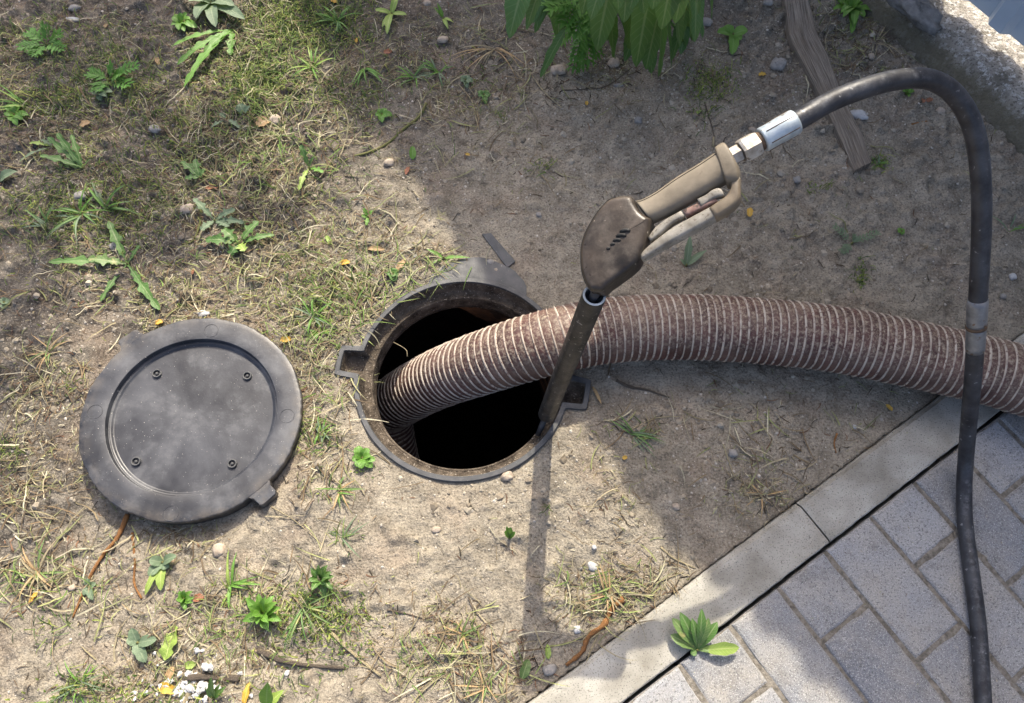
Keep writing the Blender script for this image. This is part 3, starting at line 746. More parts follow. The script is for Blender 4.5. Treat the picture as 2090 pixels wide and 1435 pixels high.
# helical rib
turns = (n - 1) / 6.0; K = int(turns * SEG); V = []; F = []
prof = [(-0.0019, -0.0012), (-0.0012, 0.0010), (0.0, 0.0016), (0.0012, 0.0010), (0.0019, -0.0012)]
for k in range(K):
    u = k / SEG; f = u * 6; i = int(f); t = f - i
    if i >= n - 1: break
    P_ = ring[i].lerp(ring[i + 1], t); N_ = N[i].lerp(N[i + 1], t); B_ = B[i].lerp(B[i + 1], t); T_ = T[i]
    a = 2 * math.pi * (u % 1); rd = N_ * math.cos(a) + B_ * math.sin(a)
    wv = 1 + 0.30 * math.sin(k * 0.11) * math.sin(k * 0.047) + 0.25 * (rnd.random() - 0.5); hv = 0.0005 * math.sin(k * 0.019) * math.sin(k * 0.23)
    for da, dr in prof: V.append(P_ + rd * (HR + dr + (hv if dr > 0 else 0)) + T_ * (da * wv + 0.0006 * math.sin(u * 0.9)))
m = 5
for i in range(len(V) // m - 1):
    for j in range(m - 1): F.append((i * m + j, i * m + j + 1, (i + 1) * m + j + 1, (i + 1) * m + j))
obj('spiral_rib', mesh('spiral_rib', V, F, M['hose_rib'], True), sh)

# ------------------------------------------------------------------ spray gun with its lance
WB = at(1115, 848, 0.022); WT = at(1213, 603, 0.455)
wd = (WT - WB).normalized()
gun = empty('spray_gun', (WB.x, WB.y, 0.0), 'dirty high pressure spray gun standing upright on its lance at the manhole rim', 'spray gun')
mb = MB(); tube(mb, [WB, WB + wd * 0.003, WB + wd * 0.006] + [WB.lerp(WT, k / 12) for k in range(1, 12)] + [WT - wd * 0.004, WT], [0.0115, 0.0145, 0.0152] + [0.0152] * 11 + [0.0152, 0.0145], 28, cap=False)
for e0, r_ in ((WB, 0.0115),): 
    mb.add([e0 + (frames([WB, WT])[1][0] * math.cos(a) + frames([WB, WT])[2][0] * math.sin(a)) * r_ for a in [k * 0.5236 for k in range(12)]], [tuple(range(11, -1, -1))])
vv = mb.V
for qi in range(3 * 28, 14 * 28):
    th = (qi % 28) / 28; p_ = Vector(vv[qi]); k_ = (p_ - WB).dot(wd); c_ = WB + wd * k_
    if k_ < (WT - WB).length - 0.012: vv[qi] = tuple(c_ + (p_ - c_) * (0.965 + 0.05 * (1 if (qi % 4) in (0, 1) else 0)))
obj('insulating_sleeve', mb.me('insulating_sleeve', M['sleeve']), gun)
mb = MB(); T_, N_, B_ = frames([WB, WT])
V = []
for r_, dz in ((0.0145, 0.0), (0.0118, 0.0003), (0.0118, -0.03), (0.006, -0.03)):
    for k in range(28): a = k * 2 * math.pi / 28; V.append(WT + wd * dz + (N_[0] * math.cos(a) + B_[0] * math.sin(a)) * r_)
F = [(l * 28 + k, l * 28 + (k + 1) % 28, (l + 1) * 28 + (k + 1) % 28, (l + 1) * 28 + k) for l in range(3) for k in range(28)]
obj('sleeve_end', mesh('sleeve_end', V, F, M['zinc'], False), gun)
tip = at(1098, 888, -0.012)
mb = MB(); tube(mb, [tip, tip.lerp(WB, 0.5), WB, WT - wd * 0.05, WT + wd * 0.006, at(1224, 578, 0.468)], [0.0048, 0.0055, 0.006, 0.006, 0.006, 0.006], 14)
obj('lance_pipe', mb.me('lance_pipe', M['rubber']), gun)

# plane of the gun
GA = at(1300, 430, 0.503); GB = at(1490, 320, 0.552); GW = at(1213, 595, 0.463)
GN = (GB - GA).cross(GW - GA).normalized()
if GN.z < 0: GN = -GN
def gp(cx, cy, t=0.0):
    """point of the gun's middle plane (coordinates of an enlarged view), moved t along its normal"""
    px, py = 1150 + cx / 3.68, 250 + cy / 3.68
    v = RM.to_3x3() @ Vector(((px - 1045) / FOC, -(py - 717.5) / FOC, -1)); o_ = Vector((0, 0, H))
    k = (GA - o_).dot(GN) / v.dot(GN)
    return o_ + v * k + GN * t
def loft(name, st, mat, seg=28, ex=2.6, parent=gun, sub=4, shift=0.0):
    """stations: (left xy, right xy, half thickness)"""
    # catmull-rom interpolation of stations
    A = [gp(*s[0]) for s in st]; Bb = [gp(*s[1]) for s in st]; Tt = [Vector((s[2], 0, 0)) for s in st]
    def interp(Q):
        Q = [Q[0] * 2 - Q[1]] + Q + [Q[-1] * 2 - Q[-2]]; out = []
        for i in range(1, len(Q) - 2):
            p0, p1, p2, p3 = Q[i - 1:i + 3]
            for k in range(sub):
                t = k / sub; out.append(0.5 * ((2 * p1) + (p2 - p0) * t + (2 * p0 - 5 * p1 + 4 * p2 - p3) * t * t + (-p0 + 3 * p1 - 3 * p2 + p3) * t ** 3))
        out.append(Q[-2]); return out
    A, Bb, Tt = interp(A), interp(Bb), interp(Tt); V = []; F = []; n = len(A)
    for i in range(n):
        c = (A[i] + Bb[i]) / 2; h = (Bb[i] - A[i]) / 2; t = max(0.001, Tt[i].x)
        for k in range(seg):
            a = 2 * math.pi * k / seg; ca, sa = math.cos(a), math.sin(a)
            x = math.copysign(abs(ca) ** (2 / ex), ca); y = math.copysign(abs(sa) ** (2 / ex), sa)
            V.append(c + h * x + GN * (t * y + shift))
    for i in range(n - 1):
        for k in range(seg): a = i * seg + k; b = i * seg + (k + 1) % seg; F.append((a, b, b + seg, a + seg))
    F.append(tuple(range(seg - 1, -1, -1))); F.append(tuple((n - 1) * seg + k for k in range(seg)))
    sx_ = -0.68; sy_ = (1 - abs(sx_) ** ex) ** (1 / ex); q_ = [(A[i] + Bb[i]) / 2 + (Bb[i] - A[i]) / 2 * sx_ * 1.005 + GN * (max(0.001, Tt[i].x) * sy_ * 1.005 + shift) for i in range(n)]
    return obj(name, mesh(name, V, F, mat, True), parent), q_
OUT = [(225, 1290), (185, 1235), (155, 1150), (146, 1050), (150, 960), (175, 870), (215, 790), (262, 715), (310, 655), (365, 605), (430, 585), (490, 580), (535, 592), (560, 640), (600, 700), (650, 738), (674, 757), (657, 830), (640, 890), (625, 940), (600, 990), (588, 1040), (560, 1085), (500, 1140), (420, 1200), (350, 1250), (300, 1290)]
def shell(name, out, T, rr, mat, bulge=0.0015, par=None):
    Q = [gp(*p) for p in out]; Q = [Vector(q) for q in spline(Q + [Q[0]], 0.0025)][:-1]; n = len(Q); cen = sum(Q, Vector()) / n
    nr = []
    for i in range(n):
        tg = (Q[(i + 2) % n] - Q[i - 2]).normalized(); v = tg.cross(GN); 
        if v.dot(cen - Q[i]) < 0: v = -v
        nr.append(v)
    lay = []
    for k in range(7): a = math.pi / 2 * k / 6; lay.append(((1 - math.cos(a)) * rr, (T - rr) + math.sin(a) * rr))
    half = []
    for ins, t in lay: half.append([Q[i] + nr[i] * ins + GN * t for i in range(n)])
    top = half[-1]
    for f, b in ((0.75, 0.6), (0.45, 0.9), (0.15, 1.0)): half.append([cen + (q - GN * T - cen) * f + GN * (T + bulge * b) for q in top])
    lower = [[q - GN * 2 * ((q - cen).dot(GN)) for q in L] for L in half]
    rings = lower[::-1] + half; V = [v for L in rings for v in L]; F = []
    for l in range(len(rings) - 1):
        for i in range(n): F.append((l * n + i, l * n + (i + 1) % n, (l + 1) * n + (i + 1) % n, (l + 1) * n + i))
    F.append(tuple(range(n))); F.append(tuple((len(rings) - 1) * n + i for i in range(n)))
    me = mesh(name, V, F, mat, True); o = obj(name, me, par or gun)
    import bmesh
    bm = bmesh.new(); bm.from_mesh(me); bmesh.ops.recalc_face_normals(bm, faces=bm.faces); bm.to_mesh(me); bm.free()
    a = math.radians(38); return o, [Q[i] + nr[i] * (rr * (1 - math.cos(a)) - 0.0002) + GN * (T - rr + math.sin(a) * rr) for i in range(n)]
body, bq = shell('body_shell', OUT, 0.0195, 0.0085, M['gunbody'])
bl = bq[:int(len(bq) * 0.43)]
def seam(pts, rr=0.0005, name='seam', par=None):
    mb = MB(); tube(mb, pts, rr, 6); return obj(name, mb.me(name, M['black']), par or gun)
seam(bl, 0.0005)
handle, hl = loft('grip', [((548, 606), (664, 756), 0.017), ((600, 588), (715, 735), 0.0155), ((700, 532), (810, 690), 0.0150), ((850, 425), (950, 612), 0.0155), ((1000, 335), (1085, 540), 0.0165), ((1100, 268), (1180, 480), 0.0165), ((1160, 225), (1240, 445), 0.0165)], M['gunhandle'], 36, 2.7)
seam(hl, 0.0005)
loft('end_collar', [((1140, 222), (1225, 470), 0.017), ((1150, 205), (1240, 480), 0.0185), ((1200, 176), (1310, 470), 0.0185), ((1225, 190), (1328, 420), 0.0175), ((1240, 215), (1330, 380), 0.015)], M['gunhandle'], 32, 4.0)
loft('trigger_guard', [((1268, 440), (1330, 430), 0.010), ((1262, 520), (1331, 520), 0.011), ((1225, 575), (1328, 590), 0.011), ((1170, 615), (1270, 655), 0.011), ((1075, 665), (1130, 745), 0.011), ((940, 738), (985, 825), 0.011),
    ((830, 800), (865, 890), 0.011), ((720, 880), (760, 948), 0.0105), ((640, 945), (670, 1000), 0.010), ((578, 1000), (596, 1044), 0.009)], M['trigger'], 20, 4.0)
loft('guard_bow', [((1255, 470), (1332, 440), 0.0115), ((1256, 520), (1333, 520), 0.0122), ((1222, 570), (1330, 592), 0.0122), ((1165, 608), (1272, 660), 0.0122), ((1095, 655), (1150, 740), 0.0116)], M['guard'], 20, 3.5)
loft('trigger_lever', [((640, 870), (660, 905), 0.007), ((700, 790), (735, 850), 0.0075), ((790, 725), (815, 775), 0.0075), ((885, 672), (918, 720), 0.0075)], M['trigger'], 18, 3.5)
loft('red_catch', [((902, 668), (928, 722), 0.0078), ((1000, 622), (1030, 672), 0.0078), ((1090, 585), (1120, 630), 0.0078), ((1150, 585), (1165, 610), 0.007)], M['redlatch'], 18, 3.5)
loft('safety_latch', [((1010, 590), (1040, 650), 0.004), ((1075, 560), (1100, 610), 0.0045), ((1120, 528), (1150, 585), 0.006), ((1165, 512), (1205, 572), 0.006), ((1190, 520), (1212, 560), 0.005)], M['trigger'], 16, 4.0, shift=0.005)
for k, (x0, y0, x1, y1, rr) in enumerate(((452, 862, 530, 856, 0.0021), (424, 895, 500, 892, 0.0020), (402, 930, 460, 926, 0.0018), (384, 962, 415, 956, 0.0017), (358, 993, 378, 990, 0.0017))):
    mb = MB(); P = [gp(x0 + (x1 - x0) * t, y0 + (y1 - y0) * t - 10 * math.sin(t * 3.14), 0.0205) for t in [i / 6 for i in range(7)]]
    rr *= 1.25; tube(mb, P, [rr * 0.5, rr * 0.95, rr, rr, rr, rr * 0.95, rr * 0.5], 10)
    obj('vent_slot', mb.me('vent_slot', M['black']), gun)
# inlet: hex stub and its axis towards the hose
A0 = gp(1262, 262); A1 = at(1640, 239, 0.578)
ax = (A1 - A0).normalized()
def hexm(name, p, q, r, mat, seg=6, ch=0.0015, off=0.3, par=gun):
    d = (q - p).normalized(); N_ = (Vector((0, 0, 1)) - d * d.z).normalized(); B_ = d.cross(N_); V = []; F = []
    for s, k in ((p, 0.90), (p + d * ch, 1), (q - d * ch, 1), (q, 0.90)):
        for i in range(seg): a = off + i * 2 * math.pi / seg; V.append(s + (N_ * math.cos(a) + B_ * math.sin(a)) * r * k)
    for l in range(3):
        for i in range(seg): F.append((l * seg + i, l * seg + (i + 1) % seg, (l + 1) * seg + (i + 1) % seg, (l + 1) * seg + i))
    F.append(tuple(range(seg - 1, -1, -1))); F.append(tuple(3 * seg + i for i in range(seg)))
    return obj(name, mesh(name, V, F, mat, False), par)
hexm('inlet_fitting', A0 - ax * 0.004, A0 + ax * 0.0115, 0.0112, M['nutsteel'])

hh = empty('pressure_hose', on(1972, 1040), 'black rubber high pressure hose arching from the spray gun down over the suction hose', 'hose')
A_ = [A0 + ax * d for d in (0.0, 0.012)]
hexm('swivel_nut', A0 + ax * 0.0125, A0 + ax * 0.034, 0.0155, M['nutsteel'], ch=0.003, off=0.55, par=hh)
mb = MB(); tube(mb, [A0 + ax * d for d in (0.033, 0.035, 0.038, 0.042)], [0.010, 0.0115, 0.0115, 0.010], 20); obj('collar_ring', mb.me('collar_ring', M['rustring']), hh)
mb = MB(); tube(mb, [A0 + ax * d for d in (0.039, 0.0395, 0.041, 0.058, 0.0585, 0.080, 0.082)], [0.0125, 0.0142, 0.0147, 0.0147, 0.0150, 0.0150, 0.0142], 8 * 4)
obj('ferrule', mb.me('ferrule', M['zinc']), hh)
for a in range(6):
    d = ax; N_ = (Vector((0, 0, 1)) - d * d.z).normalized(); B_ = d.cross(N_); r_ = N_ * math.cos(a * 1.047) + B_ * math.sin(a * 1.047)
    mb = MB(); tube(mb, [A0 + ax * 0.044 + r_ * 0.0148, A0 + ax * 0.079 + r_ * 0.0149], 0.0006, 6); obj('crimp_line', mb.me('crimp_line', M['rustring']), hh)
E0 = A0 + ax * 0.078
hpts = [E0, E0 + ax * 0.012]
for px, py, z in ((1700, 205, .582), (1780, 175, .585), (1845, 161, .58), (1900, 163, .570), (1945, 190, .552), (1978, 240, .527), (1996, 305, .497), (2003, 390, .455), (2003, 470, .412), (1999, 560, .362), (1994, 640, .312), (1990, 715, .258), (1985, 785, .200), (1978, 855, .120)):
    hpts.append(at(px, py, z))
for px, py, z in ((1971, 940, .045), (1968, 1000, .022), (1970, 1070, .0125), (1983, 1170, .0118), (1996, 1270, .0118), (2003, 1370, .0118), (2008, 1470, .0118), (2010, 1640, .0118)):
    hpts.append(at(px, py, z))
hs = spline(hpts, 0.008)
mb = MB(); tube(mb, hs, 0.0120, 20, uvs=4)
obj('hose_tube', mb.me('hose_tube', M['rubber']), hh)
def near(px, py):
    best = min(range(len(hs)), key=lambda i: ((RM.to_3x3().transposed() @ (hs[i] - Vector((0, 0, H)))) .normalized() - Vector(((px - 1045) / FOC, -(py - 717.5) / FOC, -1)).normalized()).length)
    return best
i0, i1, i2 = near(1994, 612), near(1992, 662), near(1990, 712)
mb = MB(); P = hs[i0:i1 + 1]; tube(mb, P, [0.0128] + [0.0134] * (len(P) - 2) + [0.0128], 24); obj('coupling_sleeve', mb.me('coupling_sleeve', M['dullsteel']), hh)
mb = MB(); P = hs[i1:i2 + 1]; tube(mb, P, [0.0126] + [0.0130] * (len(P) - 2) + [0.0124], 24); obj('coupling_sleeve', mb.me('coupling_sleeve', M['dullsteel']), hh)
mb = MB(); tube(mb, [hs[i1] - (hs[i1 + 1] - hs[i1]) * 0.3, hs[i1] + (hs[i1 + 1] - hs[i1]) * 0.4], 0.0137, 24); obj('rusty_band', mb.me('rusty_band', M['rustring']), hh)

# ------------------------------------------------------------------ wooden board
def board():
    st = [((1598, -60), (1640, -66)), ((1603, 0), (1650, -6)), ((1608, 30), (1655, 12)), ((1612, 70), (1664, 52)), ((1620, 88), (1673, 75)), ((1640, 125), (1690, 110)), ((1662, 165), (1704, 150)), ((1676, 195), (1716, 180)), ((1700, 245), (1737, 228)), ((1720, 290), (1760, 270)), ((1738, 333), (1772, 312)), ((1746, 347), (1780, 330))]
    V = []; F = []; U = []; n = len(st); d = 0.0
    A = [at(*a, 0.026) for a, b in st]; Bb = [at(*b, 0.024) for a, b in st]
    fa = []; fb = []
    for i in range(n - 1):
        for k in range(5): fa.append(A[i].lerp(A[i + 1], k / 5)); fb.append(Bb[i].lerp(Bb[i + 1], k / 5))
    fa.append(A[-1]); fb.append(Bb[-1]); L = 0
    for i in range(len(fa)):
        if i: L += (fa[i] - fa[i - 1]).length
        j = rnd.uniform(-0.0008, 0.0008)
        row = [(fa[i] + Vector((0, 0, -0.03)), -0.3), (fa[i] + Vector((-.0005, 0, -0.002)), 0), (fa[i].lerp(fb[i], 0.06) + Vector((0, 0, j)), 0.06)]
        for t in (0.25, 0.4, 0.55, 0.7, 0.85): row.append((fa[i].lerp(fb[i], t) + Vector((0, 0, 0.0012 * math.sin(t * 9 + i * 0.3) + j)), t))
        row += [(fa[i].lerp(fb[i], 0.95) + Vector((0, 0, j)), 0.95), (fb[i] + Vector((0, 0, -0.002)), 1.0), (fb[i] + Vector((0, 0, -0.03)), 1.3)]
        for p, u in row: V.append(p); U.append((u * 0.25, L))
    m = 11
    for i in range(len(fa) - 1):
        for j in range(m - 1): F.append((i * m + j, (i + 1) * m + j, (i + 1) * m + j + 1, i * m + j + 1))
    F.append(tuple(range(m))); F.append(tuple((len(fa) - 1) * m + j for j in range(m - 1, -1, -1)))
    o = obj('wooden_board', mesh('wooden_board', V, F, M['wood'], False, uv=U)); recentre(o, at(1700, 220))
    tag(o, 'weathered grey wooden board with a notched edge lying on the soil beneath the hose arch', 'board')
board()

# ------------------------------------------------------------------ leaves and plants
UP = Vector((0, 0, 1))
def shape_w(kind, t):
    if kind == 'lance': return max(0.02, math.sin(math.pi * min(1, t ** 0.8)) ** 0.8 * (1 - 0.35 * t))
    if kind == 'strap': return max(0.03, math.sin(math.pi * t ** 0.95) ** 0.55 * (1 - 0.25 * t))
    if kind == 'oval': return max(0.03, math.sin(math.pi * t ** 0.9) ** 0.55)
    if kind == 'spoon': return max(0.10, math.sin(math.pi * t ** 1.5) ** 0.7)
    if kind == 'dand':
        b = 0.14 + 0.86 * math.sin(math.pi * min(1, t ** 1.35)) ** 0.8
        s = (t * 6.5 + 0.4 * math.sin(t * 21)) % 1.0
        return max(0.03, b * (0.50 + 0.50 * (1 - abs(2 * s - 0.7))) * (0.9 + 0.2 * math.sin(t * 37)) if t < 0.93 else b * 0.8)
    if kind == 'maple': return max(0.05, (math.sin(math.pi * t) ** 0.5) * (0.55 + 0.45 * abs(math.sin(t * 9))))
    return math.sin(math.pi * t)
def leaf(mb, P0, P1, wid, kind='lance', lift=0.2, droop=0.0, fold=0.25, twist=0.0, nseg=None, side=None, wave=0.0, irr=0.16):
    P0 = Vector(P0); P1 = Vector(P1); L = (P1 - P0).length
    nseg = nseg or (26 if kind == 'dand' else 12)
    Pc = (P0 + P1) / 2 + UP * lift * L
    V = []; F = []; U = []; S = (-1, -0.5, 0, 0.5, 1); ph = rnd.random() * 6
    for i in range(nseg + 1):
        t = i / nseg
        p = P0 * (1 - t) ** 2 + Pc * 2 * t * (1 - t) + P1 * t * t; p = p - UP * droop * L * t * t * 0
        tg = ((Pc - P0) * (1 - t) + (P1 - Pc) * t).normalized()
        sd = side if side is not None else tg.cross(UP)
        if sd.length < 0.05: sd = Vector((1, 0, 0))
        sd = (sd - tg * sd.dot(tg)).normalized(); nm = sd.cross(tg)
        if twist: q = Matrix.Rotation(twist * (0.4 + 0.6 * t), 3, tg); sd = q @ sd; nm = q @ nm
        hw = wid * 0.5 * shape_w(kind, t)
        for s in S:
            if abs(s) == 1: hw = hw * (1 + irr * (rnd.random() - 0.5))
            wv = wave * wid * math.sin(t * 17 + ph + s * 2) * abs(s)
            V.append(p + sd * s * hw + nm * (fold * abs(s) * hw + wv)); U.append((s, t))
    for i in range(nseg):
        for k in range(4): a = i * 5 + k; F.append((a, a + 1, a + 6, a + 5))
    mb.add(V, F, U)

def feather(mb, P0, P1, wid, pairs=6, lift=0.1):
    """a pinnate leaf: a rachis with narrow leaflets"""
    P0 = Vector(P0); P1 = Vector(P1); ax_ = (P1 - P0); L = ax_.length; a = ax_.normalized(); sd = a.cross(UP).normalized(); nm = sd.cross(a)
    leaf(mb, P0, P1, wid * 0.10, 'lance', lift, fold=0.1, nseg=5)
    for i in range(pairs):
        t = 0.25 + 0.65 * i / max(1, pairs - 1); p = P0.lerp(P1, t) + UP * lift * L * 2 * t * (1 - t)
        l = wid * (0.55 - 0.28 * abs(t - 0.5))
        for s in (-1, 1):
            q = p + (a * 0.75 + sd * s) * l * rnd.uniform(0.7, 1.05) + nm * l * rnd.uniform(-0.15, 0.25)
            leaf(mb, p, q, l * 0.34, 'lance', 0.05, fold=0.2, nseg=4)
            if pairs > 3:
                m_ = p.lerp(q, 0.5); leaf(mb, m_, m_ + (a * 1.0 + sd * s * 0.15) * l * 0.5, l * 0.22, 'lance', 0.05, nseg=3)
    leaf(mb, P0.lerp(P1, 0.85), P1 + a * wid * 0.25, wid * 0.2, 'lance', 0.05, nseg=4)

def plant(name, label, cat, base, tips, mat, kind='lance', wid=0.02, lift=0.3, fold=0.25, group=None, stem=True, wave=0.03):
    """tips: list of (px, py, height) or (px, py, height, width factor, material)"""
    b = on(*base); e = empty(name, b, label, cat, group)
    if stem:
        mb = MB(); tube(mb, [b - UP * 0.004, b + UP * 0.004, b + UP * 0.008], [0.003, 0.0025, 0.001], 6); obj('stem', mb.me('stem', M['stalk']), e)
    for tp in tips:
        px, py, hz = tp[:3]; wf = tp[3] if len(tp) > 3 else 1.0; mm = M[tp[4]] if len(tp) > 4 else M[mat]
        p = at(px, py); p = at(px, py, gz(p.x, p.y) + hz)
        mb = MB(); k = 3 if kind != 'feather' else 0
        if kind == 'feather': feather(mb, b + UP * 0.003, p, wid * wf, 6, lift * 0.5)
        else: leaf(mb, b + UP * 0.003, p, wid * wf, kind, lift * rnd.uniform(0.6, 1.3), fold=fold, twist=rnd.uniform(-0.35, 0.35), wave=wave)
        obj('leaf', mb.me('leaf', mm), e)
    return e
def rosette(name, label, cat, base, n, rpx, mat, kind='lance', wid=0.012, hz=0.02, lift=0.35, group=None, rings=2, ang0=0):
    tips = []
    for i in range(n):
        a = ang0 + i * 2.399 + rnd.uniform(-0.2, 0.2); k = (1 - 0.45 * (i / n) * (rings > 1)) * rnd.uniform(0.72, 1.15)
        tips.append((base[0] + rpx * k * math.cos(a), base[1] - rpx * k * math.sin(a) - hz * 600 * (1 - k), hz * (0.4 + 1.4 * (1 - k)) * rnd.uniform(0.7, 1.2), 0.75 + 0.5 * k * rnd.uniform(0.7, 1.1)))
    return plant(name, label, cat, base, tips, mat, kind, wid, lift, group=group)

# tall broad-leaved plant leaning in at the top, its crown above and behind the picture's edge
tp = Vector((0.31, 1.60, 0)); tp.z = gz(tp.x, tp.y)
big = empty('leafy_plant', tp, 'tall leafy plant with long drooping green leaves at the top of the photo', 'plant')
stems = [Vector((0.24, 1.60, 0)), Vector((0.31, 1.62, 0)), Vector((0.38, 1.60, 0)), Vector((0.45, 1.63, 0))]
for s_i, s0 in enumerate(stems):
    mb = MB(); tube(mb, [s0, s0 + Vector((0.0, -0.02, 0.2)), s0 + Vector((0.005, -0.05, 0.42)), s0 + Vector((0.0, -0.10, 0.62))], [0.006, 0.005, 0.004, 0.002], 8); obj('stem', mb.me('stem', M['stalk']), big)
# (base px, py, z) (tip px, py, z) width
BL = [((1080, -60, .30), (1040, 78, .20), .052, .2), ((1105, -30, .24), (1075, 60, .16), .035, .1), ((1155, 60, .16), (1103, 158, .05), .026, .1), ((1140, -40, .22), (1140, 78, .12), .045, .1),
      ((1250, -50, .30), (1218, 104, .14), .052, .2), ((1280, -40, .36), (1273, 46, .30), .036, .2), ((1240, -60, .40), (1205, 40, .33), .034, .2),
      ((1330, -40, .32), (1298, 137, .12), .050, .15), ((1345, 20, .22), (1318, 142, .08), .040, .1), ((1352, -50, .34), (1343, 157, .10), .050, .12), ((1375, -70, .46), (1350, 60, .36), .042, .25), ((1400, -70, .46), (1378, 48, .37), .034, .25),
      ((1395, -40, .36), (1408, 72, .24), .036, .2), ((1420, -40, .30), (1418, 86, .20), .030, .1), ((1400, 20, .18), (1372, 122, .05), .028, .1), ((1290, 10, .2), (1285, 100, .10), .045, .1), ((1300, -50, .38), (1315, 30, .32), .030, .2),
      ((1210, -60, .33), (1188, 30, .25), .030, .2), ((1345, -80, .48), (1332, 20, .42), .036, .25), ((1440, -60, .3), (1452, 40, .2), .022, .2), ((1360, 40, .15), (1400, 100, .05), .03, .1), ((1310, 30, .14), (1275, 125, .04), .035, .1), ((1235, 40, .15), (1255, 120, .05), .035, .1),
      ((1065, -60, .26), (1052, 30, .2), .04, .15), ((1290, -30, .26), (1300, 80, .16), .045, .15),
      ((1310, -60, .4), (1285, 20, .35), .036, .2), ((1370, -20, .28), (1388, 95, .16), .042, .12), ((1320, 60, .12), (1330, 150, .03), .035, .1), ((1410, -60, .4), (1425, 30, .32), .035, .2), ((1255, -70, .42), (1262, 20, .36), .034, .2), ((1355, 20, .2), (1370, 140, .05), .034, .1)]
for (bx, by, bz), (tx, ty, tz), wd_, lf in BL:
    mb = MB(); p0 = at(bx, by, bz); p1 = at(tx, ty, tz)
    leaf(mb, p0, p1, wd_ * 1.15, 'strap', lf, fold=0.22, twist=rnd.uniform(-0.3, 0.3), nseg=18, wave=0.02); obj('leaf', mb.me('leaf', M['leaf_big']), big)
    s0 = min(stems, key=lambda s: (s - Vector((p0.x, p0.y, 0))).length); mb = MB(); tube(mb, [Vector((s0.x, s0.y - 0.03, bz * 0.95)), p0], [0.002, 0.0012], 6); obj('leaf_stalk', mb.me('leaf_stalk', M['stalk']), big)
for k in range(26):
    bx = rnd.uniform(1100, 1420); by = rnd.uniform(-60, 20); L_ = rnd.uniform(70, 120); z0 = rnd.uniform(.10, .20)
    mb = MB(); leaf(mb, at(bx, by, z0), at(bx + rnd.uniform(-45, 30), min(by + L_, 118), rnd.uniform(0.03, 0.09)), rnd.uniform(.028, .042), 'strap', 0.12, fold=0.25, twist=rnd.uniform(-.7, .7), nseg=12, wave=0.03); obj('leaf', mb.me('leaf', M['leaf_big']), big)
for k in range(46):   # the rest of its crown, out of frame
    s0 = rnd.choice(stems); zz = rnd.uniform(0.3, 0.62); a = rnd.uniform(0, 6.28); p0 = s0 + Vector((0, -0.05, zz)); p1 = p0 + Vector((math.cos(a) * 0.14, abs(math.sin(a)) * 0.14, rnd.uniform(-0.05, 0.03)))
    mb = MB(); leaf(mb, p0, p1, 0.04, 'lance', 0.2, fold=0.2, nseg=8); obj('leaf', mb.me('leaf', M['leaf_big']), big)
mg = empty('feathery_weed', on(1190, 40), 'bright green feathery leaved weed growing under the tall leafy plant', 'weed')
for (bx, by, bz), (tx, ty, tz), wd_ in (((1190, 0, .18), (1120, 20, .19), .07), ((1190, 0, .18), (1150, 50, .17), .07), ((1200, 10, .18), (1175, 72, .15), .07), ((1205, 10, .18), (1215, 60, .17), .07), ((1200, -5, .2), (1225, 25, .2), .06), ((1190, -10, .2), (1150, -5, .22), .06),
        ((1195, 60, .09), (1175, 120, .05), .06), ((1195, 60, .09), (1200, 128, .04), .06), ((1190, 70, .07), (1170, 143, .02), .05), ((1200, 60, .08), (1222, 115, .04), .05), ((1180, 40, .12), (1140, 85, .1), .06), ((1185, 90, .05), (1190, 140, .015), .045)):
    mb = MB(); feather(mb, at(bx, by, bz), at(tx, ty, tz), wd_ * 0.8, 6, 0.1); obj('leaf', mb.me('leaf', M['leaf_mug']), mg)
mb = MB(); b0 = on(1192, 60); tube(mb, [b0, at(1195, 40, 0.1), at(1193, 0, 0.2)], [0.003, 0.0025, 0.0015], 6); obj('stem', mb.me('stem', M['stalk']), mg)

plant('dandelion', 'dandelion with five upright toothed leaves near the left edge above the cover', 'dandelion', (172, 345), [(82, 318, .015), (98, 280, .03), (117, 272, .035), (146, 275, .03, .8), (183, 325, .015, .4), (120, 335, .01, .8)], 'leaf_dand', 'dand', 0.026, 0.12)
plant('dandelion', 'sprawling dandelion with a yellowing folded leaf between pebble and manhole cover', 'dandelion', (262, 540), [(100, 535, .008), (222, 452, .012), (326, 632, .006), (180, 528, .02, 1.2, 'leaf_spotty'), (205, 615, .006, .6), (285, 500, .01, .5)], 'leaf_dand', 'dand', 0.029, 0.10)
plant('broadleaf_weed', 'blue green broad leaved weed at the top edge of the photo', 'weed', (432, 8), [(500, 40, .02), (478, 12, .03), (400, 38, .02), (385, 2, .03), (358, -10, .02), (440, 55, .02), (452, -30, .03), (410, -25, .03)], 'leaf_sage', 'oval', 0.030, 0.25)
plant('dandelion', 'dandelion with large drooping lobed leaves just below the blue green weed', 'dandelion', (478, 62), [(376, 178, .012, 1.1), (418, 108, .02, .9), (362, 132, .01, .8), (470, 112, .01, .9), (350, 95, .01, .7)], 'leaf_bright', 'dand', 0.034, 0.15)
plant('feathery_weed', 'low feathery green weed near the top left corner', 'weed', (96, 92), [(42, 98, .02), (60, 66, .02), (95, 55, .03), (125, 70, .025), (128, 102, .02), (70, 112, .015)], 'leaf_mug', 'feather', 0.04, 0.3)
plant('feathery_weed', 'feathery green weed among mown stems left of the lobed dandelion', 'weed', (225, 165), [(185, 150, .02), (200, 185, .02), (250, 150, .03), (262, 175, .02), (230, 135, .03), (280, 135, .02)], 'leaf_mug', 'feather', 0.04, 0.3)
rosette('oval_leaf_weed', 'small oval leaved weed below the feathery weed on the left', 'weed', (205, 192), 7, 24, 'leaf_sage', 'oval', 0.014, 0.012)
